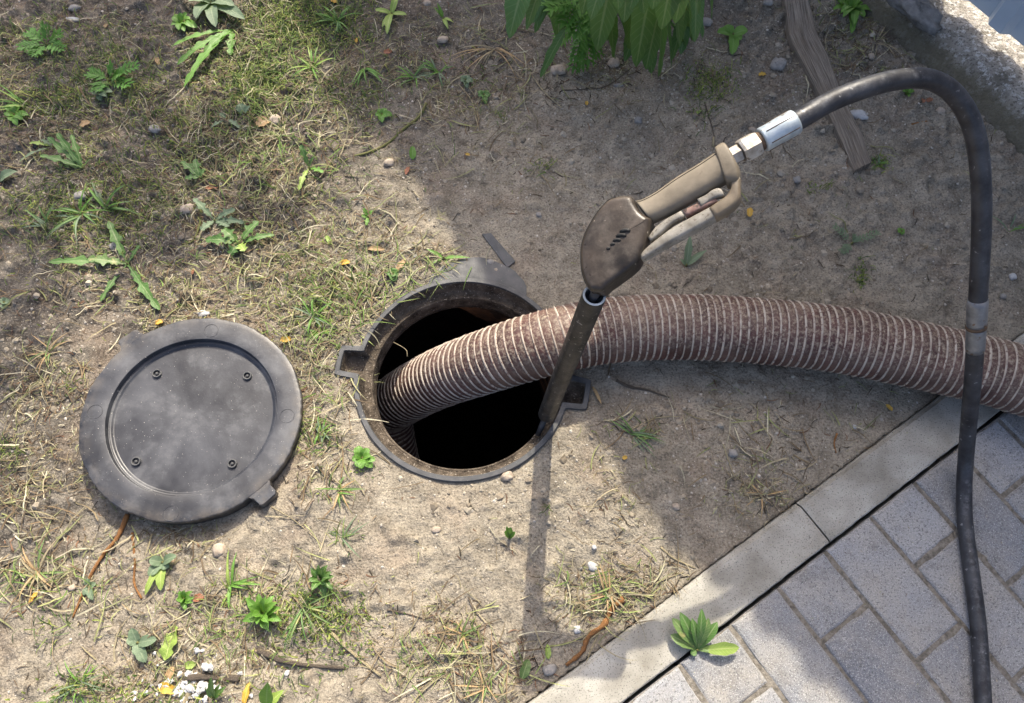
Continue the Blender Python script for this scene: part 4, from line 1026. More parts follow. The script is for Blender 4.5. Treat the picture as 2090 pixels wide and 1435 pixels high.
rosette('oval_leaf_weed', 'low oval leaved weed at the left edge beside long grass blades', 'weed', (30, 235), 8, 30, 'leaf_bright', 'oval', 0.014, 0.012)
plant('dandelion', 'dark green dandelion leaves in the middle of the mown grass', 'dandelion', (412, 368), [(370, 330, .02), (398, 325, .02), (378, 365, .01), (418, 345, .02, .7)], 'leaf_dand', 'dand', 0.026, 0.2)
plant('oval_leaf_weed', 'single blue green oval leaf standing in straw', 'weed', (500, 235), [(488, 212, .015, 1.1), (510, 216, .012, .5)], 'leaf_sage', 'oval', 0.02, 0.2)
plant('dandelion', 'grey green dandelion with curled leaves in the centre of the mown strip', 'dandelion', (440, 452), [(395, 405, .02, .9, 'leaf_sage'), (480, 428, .02), (468, 462, .012), (410, 470, .01), (500, 455, .01, .8)], 'leaf_sage', 'dand', 0.026, 0.2)
plant('dandelion', 'green and yellow dandelion above the black charcoal bits', 'dandelion', (490, 498), [(420, 490, .012), (455, 468, .02), (528, 452, .02), (500, 512, .02, 1, 'leaf_lime'), (470, 520, .008), (560, 480, .01, .7)], 'leaf_dand', 'dand', 0.032, 0.2)
plant('dandelion', 'small lobed seedling in sunlit straw left of the curved stalk', 'weed', (632, 345), [(614, 296, .03), (660, 352, .015, .9, 'leaf_bright'), (610, 388, .01, .8, 'leaf_lime'), (640, 320, .02, .5)], 'leaf_dand', 'dand', 0.022, 0.2)
plant('lobed_seedling', 'bright lobed seedling on bare soil above the yellow fallen leaves', 'weed', (752, 445), [(742, 425, .015), (760, 430, .01), (748, 460, .006), (738, 440, .006)], 'leaf_bright', 'dand', 0.014, 0.2)
rosette('seedling', 'small green seedling just right of the mown strip near the curved stalk', 'weed', (780, 236), 8, 20, 'leaf_bright', 'oval', 0.011, 0.01)
rosette('young_weed', 'bright green pointed leaf weed at the bottom, left of the two largest', 'weed', (538, 1252), 13, 48, 'leaf_bright', 'lance', 0.016, 0.035)
rosette('young_weed', 'darker pointed leaf weed, right of the brightest rosette, below the cover', 'weed', (656, 1182), 14, 36, 'leaf_dand', 'lance', 0.013, 0.03)
plant('sage_weed', 'grey green four leaved weed on bare soil below the manhole cover', 'weed', (333, 1148), [(303, 1176, .012), (360, 1135, .015), (304, 1143, .015), (328, 1205, .006, .9, 'leaf_lime'), (296, 1215, .006, .6, 'leaf_lime'), (345, 1158, .01)], 'leaf_sage', 'oval', 0.017, 0.25)
plant('sage_weed', 'wilted grey green weed left of the lime coloured leaf', 'weed', (284, 1312), [(298, 1352, .008), (268, 1282, .01), (320, 1305, .01), (262, 1300, .008), (284, 1338, .006)], 'leaf_sage', 'oval', 0.018, 0.2)
plant('sage_weed', 'tiny grey weed beside the orange stick', 'weed', (184, 1198), [(170, 1215, .006), (190, 1225, .006), (178, 1180, .01), (196, 1190, .006)], 'leaf_sage', 'oval', 0.010, 0.2)
plant('plantain_weed', 'green weed with brown spotted leaves rooted in the joint between kerb and paving', 'weed', (1422, 1327), [(1372, 1262, .03, 1.0, 'leaf_spotty'), (1369, 1296, .015, 1.0, 'leaf_spotty'), (1388, 1250, .035, .9, 'leaf_dand'), (1432, 1243, .045, .8), (1446, 1262, .04, .8, 'leaf_spotty'), (1464, 1270, .03, .9, 'leaf_dand'), (1508, 1322, .012, 1.15, 'leaf_lime'), (1412, 1262, .04, .7), (1452, 1322, .01, .6, 'leaf_spotty'), (1410, 1335, .006, .6)], 'leaf_dand', 'spoon', 0.018, 0.2)
rosette('green_seedling', 'bunchy green seedling against the lower left of the manhole frame', 'weed', (740, 936), 12, 30, 'leaf_bright', 'oval', 0.013, 0.014)
plant('three_leaf_weed', 'pale green three leaved weed on shaded soil below the spray gun', 'weed', (1400, 543), [(1409, 478, .03, 1.1), (1443, 510, .012), (1388, 528, .006, .6)], 'leaf_sage', 'lance', 0.016, 0.1)
plant('oval_leaf_weed', 'green oval leaved weed right of the tall leafy plant', 'weed', (1494, 76), [(1464, 66, .02), (1526, 62, .02), (1494, 112, .01), (1480, 52, .02, .8), (1512, 82, .01, .8)], 'leaf_bright', 'oval', 0.026, 0.2)
rosette('green_rosette', 'green lanceolate weed right of the wooden board by the footing', 'weed', (1735, 22), 13, 46, 'leaf_bright', 'oval', 0.018, 0.03)
rosette('seedling', 'tiny green seedling beneath the hose arch', 'weed', (1852, 186), 7, 14, 'leaf_bright', 'oval', 0.009, 0.01)
rosette('seedling', 'tiny green seedling on the soil left of the descending hose', 'weed', (1838, 474), 6, 11, 'leaf_bright', 'oval', 0.008, 0.008)
plant('feathery_weed', 'thin feathery seedling on the shaded soil above the suction hose', 'weed', (1738, 498), [(1702, 462, .012), (1792, 474, .012), (1718, 514, .006), (1748, 486, .01)], 'leaf_sage', 'feather', 0.022, 0.2)
plant('seedling', 'small upright seedling casting a leafy shadow on the sunlit soil', 'weed', (1040, 1098), [(1042, 1076, .03, 1.2), (1030, 1084, .028), (1052, 1086, .03), (1034, 1074, .032, .8)], 'leaf_bright', 'oval', 0.008, 0.3)
plant('single_leaf', 'lone green leaf standing on the bare grey soil right of the curved stalk', 'leaf', (843, 328), [(842, 298, .012)], 'leaf_bright', 'oval', 0.014, 0.1, stem=False)
rosette('seedling', 'small grey green seedling by the grass left of the tall plant', 'weed', (950, 166), 7, 16, 'leaf_sage', 'oval', 0.011, 0.01)
rosette('seedling', 'small reddish green seedling just below the grey green one', 'weed', (988, 196), 7, 17, 'leaf_dand', 'oval', 0.010, 0.008)
rosette('seedling', 'tiny seedling on dark soil at the left edge, below the long dandelion', 'weed', (10, 618), 6, 14, 'leaf_sage', 'oval', 0.012, 0.008)
plant('upright_weed', 'upright green weed among the white chips at the bottom edge', 'weed', (438, 1425), [(432, 1380, .045, 1.0), (450, 1395, .03, .7), (422, 1405, .02, .7), (462, 1400, .015, .6)], 'leaf_dand', 'lance', 0.016, 0.15)
plant('broad_leaf', 'single broad green leaf rising at the bottom edge right of the white chips', 'leaf', (545, 1440), [(547, 1392, .04, 1.2), (580, 1408, .01, .9, 'leaf_lime')], 'leaf_bright', 'lance', 0.022, 0.1)
plant('grass_leaf', 'pair of broad grass blades on the soil above the frame', 'grass blade', (905, 528), [(960, 526, .008, .9), (870, 508, .01, .9), (880, 540, .005, .6)], 'leaf_bright', 'lance', 0.010, 0.12)
rosette('green_seedling', 'green seedling in dry stems close above the manhole frame', 'weed', (802, 562), 6, 16, 'leaf_dand', 'oval', 0.014, 0.012)
plant('weed_leaves', 'yellow green lobed weed at the top, left of the tall plant', 'weed', (800, 30), [(765, 20, .01, .9), (790, 70, .01), (830, 30, .01, .8), (812, -10, .02), (780, 55, .006, .8)], 'leaf_lime', 'oval', 0.015, 0.2)
plant('weed_leaves', 'pale weed with upright blades in the shade above the curved stalk', 'weed', (905, 40), [(892, 5, .03, .8), (885, 15, .02, .6), (915, 60, .006, .9, 'leaf_lime'), (925, 45, .006, .8, 'leaf_lime')], 'leaf_bright', 'lance', 0.012, 0.15)
plant('lobed_weed', 'low lobed weed with curled sage leaves above the sunlit straw', 'weed', (110, 300), [(60, 292, .01, .9, 'leaf_lime'), (85, 285, .012, .8), (40, 330, .006, .8)], 'leaf_sage', 'dand', 0.018, 0.2)
plant('curled_leaf', 'curled grey green leaf at the left edge', 'leaf', (2, 372), [(36, 350, .012, 1.3)], 'leaf_sage', 'lance', 0.02, 0.3, stem=False)
rosette('oval_leaf_weed', 'green oval leaved weed at the top, between straw and the lobed dandelion', 'weed', (372, 50), 9, 28, 'leaf_bright', 'oval', 0.016, 0.02)
rosette('oval_leaf_weed', 'oval leaved weed hidden in dry grass right of the orange stick', 'weed', (378, 1222), 8, 24, 'leaf_bright', 'lance', 0.012, 0.02)
plant('lobed_weed', 'flat sage coloured lobed leaves in the mown strip above the dead leaves', 'weed', (465, 245), [(430, 262, .008), (448, 232, .012), (490, 262, .006)], 'leaf_sage', 'dand', 0.018, 0.15)

# ------------------------------------------------------------------ fallen leaves
def fallen(name, label, px, py, lpx, ang, wid, mat, kind='oval', lift=0.15, group=None, hz=0.003):
    c = on(px, py, hz); u = Vector((math.cos(ang), math.sin(ang), 0)) * (lpx / 1150.0) / 2
    mb = MB(); leaf(mb, c - u, c + u, wid, kind, lift, fold=0.35, twist=rnd.uniform(-0.4, 0.4), wave=0.08)
    o = obj(name, mb.me(name, M[mat])); recentre(o, c - UP * hz); tag(o, label, 'leaf', group)
for a in [
    ('fallen leaf, orange yellow, on shaded soil right of the spray gun', 1528, 437, 26, 1.4, .012, 'leaf_yellow'),
    ('fallen orange leaf on shaded soil left of the wooden board', 1555, 155, 20, 0.1, .012, 'leaf_yellow'),
    ('small yellow fallen leaf on bare soil below the tall plant', 1197, 213, 14, 1.5, .007, 'leaf_yellow'),
    ('tiny yellow leaf on bare soil right of the curved green stalk', 955, 317, 12, -0.2, .006, 'leaf_yellow'),
    ('tiny yellow leaf on the soil between the frame and the kerb', 1275, 935, 11, 0.3, .007, 'leaf_yellow'),
    ('yellow fallen leaf below the suction hose near the kerb', 1813, 833, 18, 2.2, .007, 'leaf_yellow'),
    ('small orange leaf in the grass at the top, by the long blade', 728, 84, 18, 1.6, .007, 'leaf_yellow'),
    ('orange leaf at the very top edge of the sunlit grass', 682, 4, 22, -0.5, .009, 'leaf_yellow'),
    ('curled yellow brown leaf on dry stems above the frame', 820, 542, 34, 0.9, .012, 'leaf_tan'),
    ('long tan leaf lying left of the curled one above the frame', 768, 510, 40, -0.1, .010, 'leaf_tan'),
    ('small yellow leaf below the long tan one', 705, 538, 24, 0.1, .012, 'leaf_yellow'),
    ('serrated yellow leaf on sunlit soil left of the long tan leaf', 672, 492, 28, -1.0, .010, 'leaf_lime'),
    ('brown crumpled leaf in the shade left of the pinkish pebble', 178, 258, 28, 0.5, .017, 'leaf_tan'),
    ('large pale brown crumpled leaf on the sunlit soil of the mown strip', 540, 252, 40, 0.6, .026, 'leaf_tan'),
    ('orange brown leaf scrap in straw below the mown strip', 435, 385, 34, 0.1, .013, 'leaf_red'),
    ('thin tan leaf right of the lance on shaded soil', 1218, 808, 42, -1.2, .006, 'leaf_tan'),
    ('reddish leaf scrap by the bright rosettes at the bottom', 407, 1221, 20, 0.2, .014, 'leaf_red'),
    ('rusty leaf scrap right of the hose arch near the footing', 1895, 207, 22, 0.4, .010, 'leaf_red'),
    ('red brown scrap under the hose arch', 1880, 210, 14, 1.4, .010, 'leaf_red'),
    ('brown leaf on bare soil right of the mown strip', 832, 350, 24, 1.3, .010, 'leaf_red'),
    ('yellow leaf pressed against the upper right of the manhole cover', 585, 695, 24, 0.1, .012, 'leaf_yellow'),
    ('orange leaf tucked against the upper left of the manhole cover', 327, 660, 18, 0.2, .012, 'leaf_yellow'),
    ('small red petal on the soil above the cover', 395, 556, 14, 1.5, .006, 'leaf_red'),
    ('olive yellow leaf by the kerb beside the peeled root', 1072, 1365, 36, 1.2, .016, 'leaf_spotty'),
    ('lime green leaf by the peeled root near the kerb', 1118, 1330, 26, 1.6, .010, 'leaf_lime'),
    ('tan curled leaf at the bottom among the white chips', 345, 1405, 38, -0.3, .016, 'leaf_yellow'),
    ('pale brown leaf above the white chips', 350, 1373, 22, 1.3, .012, 'leaf_tan'),
    ('small lime leaf right of the pale brown leaf', 390, 1357, 22, 0.1, .012, 'leaf_lime'),
    ('yellow narrow leaf in dry grass at the left edge, below the cover', 73, 1218, 30, 1.0, .008, 'leaf_yellow'),
    ('yellow leaf standing at the bottom right of the white chips', 505, 1415, 36, 1.4, .010, 'leaf_yellow'),
    ('brown leaf in the shade below the grass at the top', 792, 108, 24, 0.2, .012, 'leaf_red'),
    ('small tan leaf at the top left near the white shard', 218, 54, 16, 1.2, .010, 'leaf_tan'),
    ('tan leaf scrap beside the lobed dandelion', 322, 125, 36, -1.2, .010, 'leaf_tan'),
    ('green yellow leaf in the shade right of the long thin twigs', 1425, 232, 18, 0.7, .008, 'leaf_lime'),
    ]: fallen('fallen_leaf', a[0], *a[1:])
fallen('lettuce_leaf', 'lime green lobed leaf lying on the soil below the sage weed', 350, 1311, 62, 1.4, .034, 'leaf_lime', 'maple', 0.08)

# ------------------------------------------------------------------ stones
k = 0
for nm, lb, px, py, rx, ry, mt, rot in [
    ('pebble', 'pale round pebble under the tall leafy plant', 1140, 145, 17, 14, 'stone_tan', 0.1), ('pebble', 'tan pebble in the shadow of the hanging leaves, right of the pale round one', 1253, 131, 13, 12, 'stone_tan', 0),
    ('pebble', 'tan pebble in the grass at the top left of the tall plant', 904, 83, 13, 9, 'stone_tan', 0), ('pebble', 'small tan pebble at the top edge in the grass', 873, 8, 11, 8, 'stone_tan', 0),
    ('stone_shard', 'angular grey stone shard left of the wooden board', 1586, 136, 19, 15, 'stone_grey', 0.9), ('white_stone', 'long white stone touching the right side of the wooden board', 1750, 238, 21, 12, 'stone_white', -0.5),
    ('pebble', 'tan pebble between hose arch and footing', 1918, 228, 11, 9, 'stone_tan', 0.3), ('pebble', 'pale pebble right of the descending hose', 2066, 566, 9, 8, 'stone_white', 0),
    ('pebble', 'flat pale pebble in the sunlit soil near the kerb', 1210, 1157, 13, 9, 'stone_white', -0.5), ('pebble', 'small tan pebble on sunlit soil under the lance shadow, left', 890, 1081, 11, 7, 'stone_tan', 0),
    ('flat_stone', 'flat sandy stone sunk in the soil below the cover', 448, 1123, 14, 15, 'stone_tan', 0), ('pebble', 'pinkish pebble in the shaded mown grass', 321, 270, 14, 9, 'stone_grey', -0.2),
    ('pebble', 'grey brown pebble above the sprawling dandelion', 236, 505, 13, 13, 'stone_grey', 0.4), ('pebble', 'round grey pebble at the top left corner', 152, 16, 15, 9, 'stone_grey', 0),
    ('white_shard', 'thin white shard at the top left corner', 150, 40, 17, 6, 'stone_white', -0.15), ('pebble', 'grey pebble below the long dandelion on the left', 167, 402, 13, 12, 'stone_grey', 0),
    ('pebble', 'tan pebble sunk beside the grey green dandelion', 386, 432, 15, 10, 'stone_tan', 0.2), ('pebble', 'pale flat stone right of the crumpled brown leaf', 562, 248, 14, 13, 'stone_tan', 0.2),
    ('soil_clod', 'cracked soil clod against the bottom of the manhole frame', 1036, 973, 14, 10, 'stone_tan', 0.2), ('pebble', 'grey pebble on shaded soil between manhole and kerb', 1495, 926, 10, 10, 'stone_grey', 0),
    ('pebble', 'pinkish pebble on shaded soil left of the kerb joint', 1380, 1035, 9, 8, 'stone_tan', 0), ('pebble', 'small round grey pebble left of the spray gun', 1100, 439, 6, 6, 'stone_grey', 0),
    ('pebble', 'small grey pebble left of the wooden board end', 1624, 373, 8, 8, 'stone_grey', 0), ('pebble', 'grey pebble above the spray gun on bare soil', 1302, 247, 9, 8, 'stone_grey', 0),
    ('pebble', 'pink pebble just above the manhole frame', 1013, 552, 7, 6, 'stone_tan', 0), ('pebble', 'grey pebble touching the collar plate above the frame', 1000, 536, 11, 8, 'stone_grey', 0),
    ('pebble', 'small white pebble by the peeled root near the kerb', 1178, 1285, 7, 8, 'stone_white', 0), ('pebble', 'tiny white pebble right of the manhole on shaded soil', 1744, 871, 4, 5, 'stone_white', 0),
    ('pebble', 'white speck of stone in sunlit soil above the flat pebble', 1213, 1117, 5, 5, 'stone_white', 0), ('pebble', 'grey stone in the weeds at the top, right of the tall plant', 1442, 48, 13, 10, 'stone_grey', -0.6),
    ('pebble', 'grey stone at the top edge left of the board', 1568, 5, 12, 8, 'stone_grey', 0), ('pebble', 'tan pebble left of the small hex fitting', 1533, 268, 9, 8, 'stone_tan', 0),
    ('pebble', 'pale pebble in the footing corner under the rosette', 1779, 114, 8, 8, 'stone_tan', 0), ('pebble', 'light grey pebble beyond the coupling on the hose', 2046, 606, 8, 8, 'stone_grey', 0),
    ('pebble', 'pale stone under the straw touching the top of the cover', 412, 640, 17, 9, 'stone_white', 0.1), ('pebble', 'tan pebble in the mown grass right of the curved stalk end', 795, 333, 13, 9, 'stone_tan', 0.1),
    ('pebble', 'dark grey stone by the kerb in the lance shadow corner', 1122, 1366, 15, 10, 'stone_grey', 0.3), ('pebble', 'tan pebble in the dry grass left of the orange stick', 148, 1199, 8, 8, 'stone_tan', 0),
    ('pebble', 'small white pebble right of the charcoal bits', 848, 524, 5, 4, 'stone_white', 0), ('pebble', 'flat pale stone on shaded soil below the tall plant', 1263, 175, 12, 5, 'stone_grey', 0)]:
    k += 1; s = 1 / 1290.0 if py > 500 else 1 / 1050.0
    c = on(px, py); c.z += min(rx, ry) * s * 0.22
    o = obj(nm, lump(nm, c, rx * s, ry * s, min(rx, ry) * s * 0.75, M[mt], 300 + k, rot=rot, sub=18, rough=0.2)); recentre(o, on(px, py)); tag(o, lb, 'stone')
# white plaster chips, bottom left
for i in range(110):
    a = rnd.uniform(0, 6.28); r = abs(rnd.gauss(0, 1)); px = 385 + math.cos(a) * r * 58 ; py = 1405 + math.sin(a) * r * 30
    if i < 3: px, py = ((442, 1338), (415, 1328), (405, 1327))[i]
    sz = rnd.uniform(0.0018, 0.0064) * (1.15 if i % 3 == 0 else 0.9); c = on(px, py); c.z += sz * 0.35 + rnd.uniform(0, 0.004)
    o = obj('white_chip', lump('white_chip', c, sz, sz * rnd.uniform(0.6, 0.9), sz * 0.5, M['stone_white'], 700 + i, rot=rnd.uniform(0, 3), sub=7, rough=0.55)); recentre(o, on(px, py))
    tag(o, 'small white plaster chip in the scatter of chips at the bottom left', 'chip', 'white plaster chips scattered on the soil')
for lb, px, py, sz in (('largest black charcoal bit above the serrated yellow leaf', 598, 471, .009), ('black charcoal bit left of the largest, by a dandelion', 578, 420, .007), ('small black charcoal bit below the largest one', 590, 488, .005), ('black crumb beside the dandelion at the left edge', 75, 300, .009), ('black clod in shaded mown grass', 565, 468, .006)):
    c = on(px, py); c.z += sz * 0.3; o = obj('charcoal_bit', lump('charcoal_bit', c, sz, sz * 0.7, sz * 0.5, M['charcoal'], int(px), rot=px, sub=9, rough=0.3)); recentre(o, on(px, py)); tag(o, lb, 'charcoal')

# ------------------------------------------------------------------ sticks, stalks and straws that can be told apart
def stick(name, label, cat, pts, r0, r1, mat, hz=None, seg=8, wob=0.25):
    P = []
    for i, p in enumerate(pts):
        h_ = p[2] if len(p) > 2 else (r0 * 0.6 if hz is None else hz)
        P.append(on(p[0], p[1], h_))
    P = spline(P, 0.006); n = len(P)
    mb = MB(); tube(mb, P, [(r0 + (r1 - r0) * i / (n - 1)) * (1 + wob * (rnd.random() - 0.5)) for i in range(n)], seg, uvs=1.0)
    o = obj(name, mb.me(name, M[mat])); recentre(o, P[0]); tag(o, label, cat)
stick('orange_stick', 'orange barked forked stick running from under the cover to the lower left', 'stick', [(262, 1050), (240, 1098), (212, 1133), (182, 1180), (160, 1235), (150, 1262)], .0042, .0015, 'bark_orange')
stick('broken_twig', 'short dark twig hanging from the fork of the orange stick', 'twig', [(240, 1096), (238, 1112), (228, 1130)], .003, .0015, 'bark_dark')
stick('brown_stalk', 'thin red brown stem standing beside the orange stick', 'stick', [(271, 1088), (273, 1145), (275, 1190), (290, 1222)], .0022, .0016, 'bark_orange')
stick('peeled_root', 'peeled orange brown root lying beside the kerb', 'root', [(1272, 1222), (1248, 1243), (1232, 1275), (1200, 1300), (1188, 1330), (1155, 1358)], .0052, .0030, 'bark_orange', wob=0.5)
stick('dark_twig', 'curved dark twig on shaded soil right of the manhole frame', 'twig', [(1258, 777), (1285, 790), (1322, 797), (1345, 805), (1366, 812)], .0028, .0015, 'bark_dark', wob=0.4)
stick('green_stalk', 'long curved green stalk with a cut bud end lying on the soil', 'stalk', [(872, 218, .012), (855, 240), (825, 265), (790, 295), (745, 315), (690, 325)], .0036, .0022, 'stalk', wob=0.1)
stick('yellow_stem', 'yellow straw lying diagonal at the bottom beside the mown weeds', 'straw', [(672, 1286), (700, 1315), (740, 1350), (778, 1380)], .0028, .002, 'straw')
stick('grey_stick', 'split grey stick lying below the bright rosette', 'stick', [(528, 1328), (575, 1348), (630, 1358), (706, 1364)], .0048, .002, 'bark_dark', wob=0.4)
stick('grey_stick', 'short thick grey stick lying on the white chips', 'stick', [(386, 1384), (430, 1382), (490, 1386)], .0055, .005, 'bark_dark')
stick('pale_splinter', 'pale wood splinter among the white chips at the bottom edge', 'splinter', [(395, 1398), (385, 1420), (375, 1445)], .0052, .0045, 'straw')
stick('fine_straw', 'long thin straw on bare soil from the cover lug to the lower right', 'straw', [(553, 1034), (600, 1062), (650, 1105), (692, 1148)], .0009, .0007, 'straw')
stick('pale_straw', 'pale bent straw on shaded soil under the small seedlings', 'straw', [(936, 172), (962, 205), (970, 235), (977, 264)], .0015, .0012, 'straw')
stick('pale_straw', 'pale straight straw on shaded soil right of the bent one', 'straw', [(1086, 155), (1112, 190), (1146, 220)], .0014, .001, 'straw')
stick('dry_twig', 'thin forked dry twig on shaded soil left of the ferrule', 'twig', [(1438, 210), (1450, 250), (1458, 280)], .0016, .0013, 'bark_dark')
stick('dry_twig', 'short tan twig end below the forked dry twig', 'twig', [(1457, 280), (1455, 300)], .0026, .0022, 'straw')
stick('dry_twig', 'dark long thin twig lying under the tall plant', 'twig', [(1145, 185), (1190, 183), (1240, 175), (1290, 138)], .0014, .001, 'bark_dark')
stick('dry_stalk', 'brown curved stem in dry grass above the charcoal bits', 'stem', [(548, 480), (585, 425), (640, 415), (665, 418)], .0014, .001, 'bark_dark')
stick('dry_stalk', 'tan split stem on the sunlit soil below the charcoal bits', 'stem', [(678, 455), (690, 480), (735, 495)], .0016, .0012, 'straw')
stick('dry_stalk', 'long brown stem in dry grass above left of the frame', 'stem', [(795, 560), (765, 605), (700, 650), (650, 680)], .0018, .0012, 'bark_dark')
stick('dry_stalk', 'long pale stem crossing the dry grass left of the frame', 'stem', [(810, 600), (750, 650), (690, 690), (640, 720)], .0013, .001, 'straw')
stick('grass_stalk', 'long green grass stem lying above the frame', 'grass stem', [(790, 550), (730, 565), (660, 585)], .0016, .001, 'stalk')
stick('twisted_stem', 'yellow twisted stem with a dandelion leaf at its tip', 'stem', [(412, 425), (408, 455), (395, 490), (372, 500)], .0026, .0018, 'stalk')
stick('pale_straw', 'pale straw lying across the soil at the far left above the cover', 'straw', [(68, 635), (55, 670)], .0016, .0013, 'straw')
stick('dry_twig', 'grey twig on the sunlit soil left of the lance shadow', 'twig', [(790, 1245), (825, 1252), (862, 1262)], .0014, .001, 'bark_dark')
stick('dry_twig', 'small twig lying on a shaded paver near the kerb', 'twig', [(1640, 1175), (1655, 1180)], .002, .001, 'bark_dark', hz=0.003) if False else None
stick('red_twig', 'dark red twig under the hose arch', 'twig', [(1862, 252), (1890, 250)], .002, .0016, 'bark_orange')
stick('pale_straw', 'pale straws lying at the sunlit edge of the kerb', 'straw', [(1348, 1117), (1375, 1140), (1418, 1160)], .0018, .001, 'straw')
stick('pale_straw', 'long bundle straw along the kerb edge above the peeled root', 'straw', [(1300, 1215), (1345, 1188), (1395, 1168)], .0018, .001, 'straw')
stick('pale_straw', 'pale straw on shaded soil between manhole and kerb', 'straw', [(1283, 880), (1335, 855), (1386, 850)], .0014, .001, 'straw')
stick('brown_twig', 'brown twig standing at the soil beside the kerb in the shade', 'twig', [(1708, 885), (1702, 905), (1706, 925)], .0018, .001, 'bark_orange')
stick('dry_root', 'thin root hanging over the inner edge of the manhole seat', 'root', [(800, 690), (825, 705), (834, 735)], .0008, .0006, 'straw', hz=-0.02)

# ------------------------------------------------------------------ stuff: clods, litter, grass
def proj(P):
    q_ = (P - np.array([0, 0, H])) @ np.array(RM.to_3x3())
    return 1045 + FOC * q_[:, 0] / -q_[:, 2], 717.5 - FOC * q_[:, 1] / -q_[:, 2]
def gauss_field(blobs, x, y, base=0.0):
    s = np.full_like(x, base)
    for (cx, cy, rx, ry, w_) in blobs: s += w_ * np.exp(-((x - cx) / rx) ** 2 - ((y - cy) / ry) ** 2)
    return s
def scatter(n, blobs, base=0.0, clump=0.6, seed=1, keep_frame=True):
    out = []; r = np.random.RandomState(seed)
    while sum(len(o) for o in out) < n:
        x = r.uniform(-1.25, 1.2, 40000); y = r.uniform(-0.1, 1.55, 40000)
        px, py = proj(np.stack([x, y, 0 * x], -1))
        dens = gauss_field(blobs, px, py, base) * np.clip(1 + clump * 2.2 * fbm(x, y, 9, 3, seed + 40), 0, 3)
        b_ = (x - PO.x) * PV.x + (y - PO.y) * PV.y
        ok = (r.uniform(0, 1, 40000) < dens) & (b_ < -0.088) & (np.hypot(x - MC.x, y - MC.y) > RO + 0.004) & (np.hypot(x - LC.x, y - LC.y) > 0.182)
        fd = (x - F0.x) * FN.x + (y - F0.y) * FN.y; ok &= fd < -0.005
        out.append(np.stack([x[ok], y[ok]], -1))
    P = np.concatenate(out)[:n]; return np.column_stack([P, gheight(P[:, 0], P[:, 1])])

# soil crumbs: small jittered octahedra
def crumbs(n, blobs, base, smin, smax, seed, name, label, cols, pw=3.0):
    P = scatter(n, blobs, base, 0.5, seed); r = np.random.RandomState(seed + 1)
    s = smin + (smax - smin) * r.uniform(0, 1, n) ** pw
    oc = np.array([[1, 0, 0], [0.5, 0.86, 0.1], [-0.5, 0.86, 0], [-1, 0, 0.1], [-0.5, -0.86, 0], [0.5, -0.86, 0.1], [0.45, 0.2, 0.75], [-0.4, 0.3, 0.7], [0, -0.5, 0.72]], float)
    fc = [(0, 1, 6), (1, 2, 7), (1, 7, 6), (2, 3, 7), (3, 4, 8), (3, 8, 7), (4, 5, 8), (5, 0, 6), (5, 6, 8), (6, 7, 8)]
    V = oc[None] * (1 + r.uniform(-0.3, 0.3, (n, 9, 3))); a = r.uniform(0, 6.28, n); ca, sa = np.cos(a)[:, None], np.sin(a)[:, None]
    x = V[:, :, 0] * ca - V[:, :, 1] * sa; y = V[:, :, 0] * sa + V[:, :, 1] * ca; z = V[:, :, 2] * r.uniform(0.6, 1.1, (n, 1)) - 0.12
    W = np.stack([x, y, z], -1) * s[:, None, None] + P[:, None, :]
    F = (np.array(fc)[None] + (np.arange(n) * 9)[:, None, None]).reshape(-1, 3)
    cc = np.array(cols); ci = r.randint(0, len(cc), n); col_ = cc[ci] * r.uniform(0.75, 1.2, (n, 1)); col_ = np.repeat(col_, 9, 0)
    o = obj(name, mesh(name, W.reshape(-1, 3), F.tolist(), M['clod'], False, col=col_)); tag(o, label, kind='stuff')
soilc = [(.25, .215, .165), (.30, .26, .20), (.22, .185, .14), (.35, .31, .245)]
SB = [(1750, 450, 350, 350, .7), (1500, 150, 300, 200, .6), (150, 600, 250, 300, .8), (1400, 950, 250, 150, .6), (1050, 1000, 200, 80, .5), (300, 250, 400, 250, .5), (1250, 300, 300, 200, .4)]
crumbs(26000, SB, 0.22, 0.0006, 0.0034, 5, 'soil_crumbs', 'fine crumbs of soil and grit', soilc + [(.45, .41, .35)])
crumbs(1700, SB, 0.06, 0.003, 0.0085, 8, 'soil_clods', 'small clods of dry soil', soilc, 2.5)
crumbs(2600, [], 0.3, 0.0005, 0.0014, 12, 'pale_grit', 'pale grains of grit', [(.6, .56, .5), (.5, .45, .38)], 2)

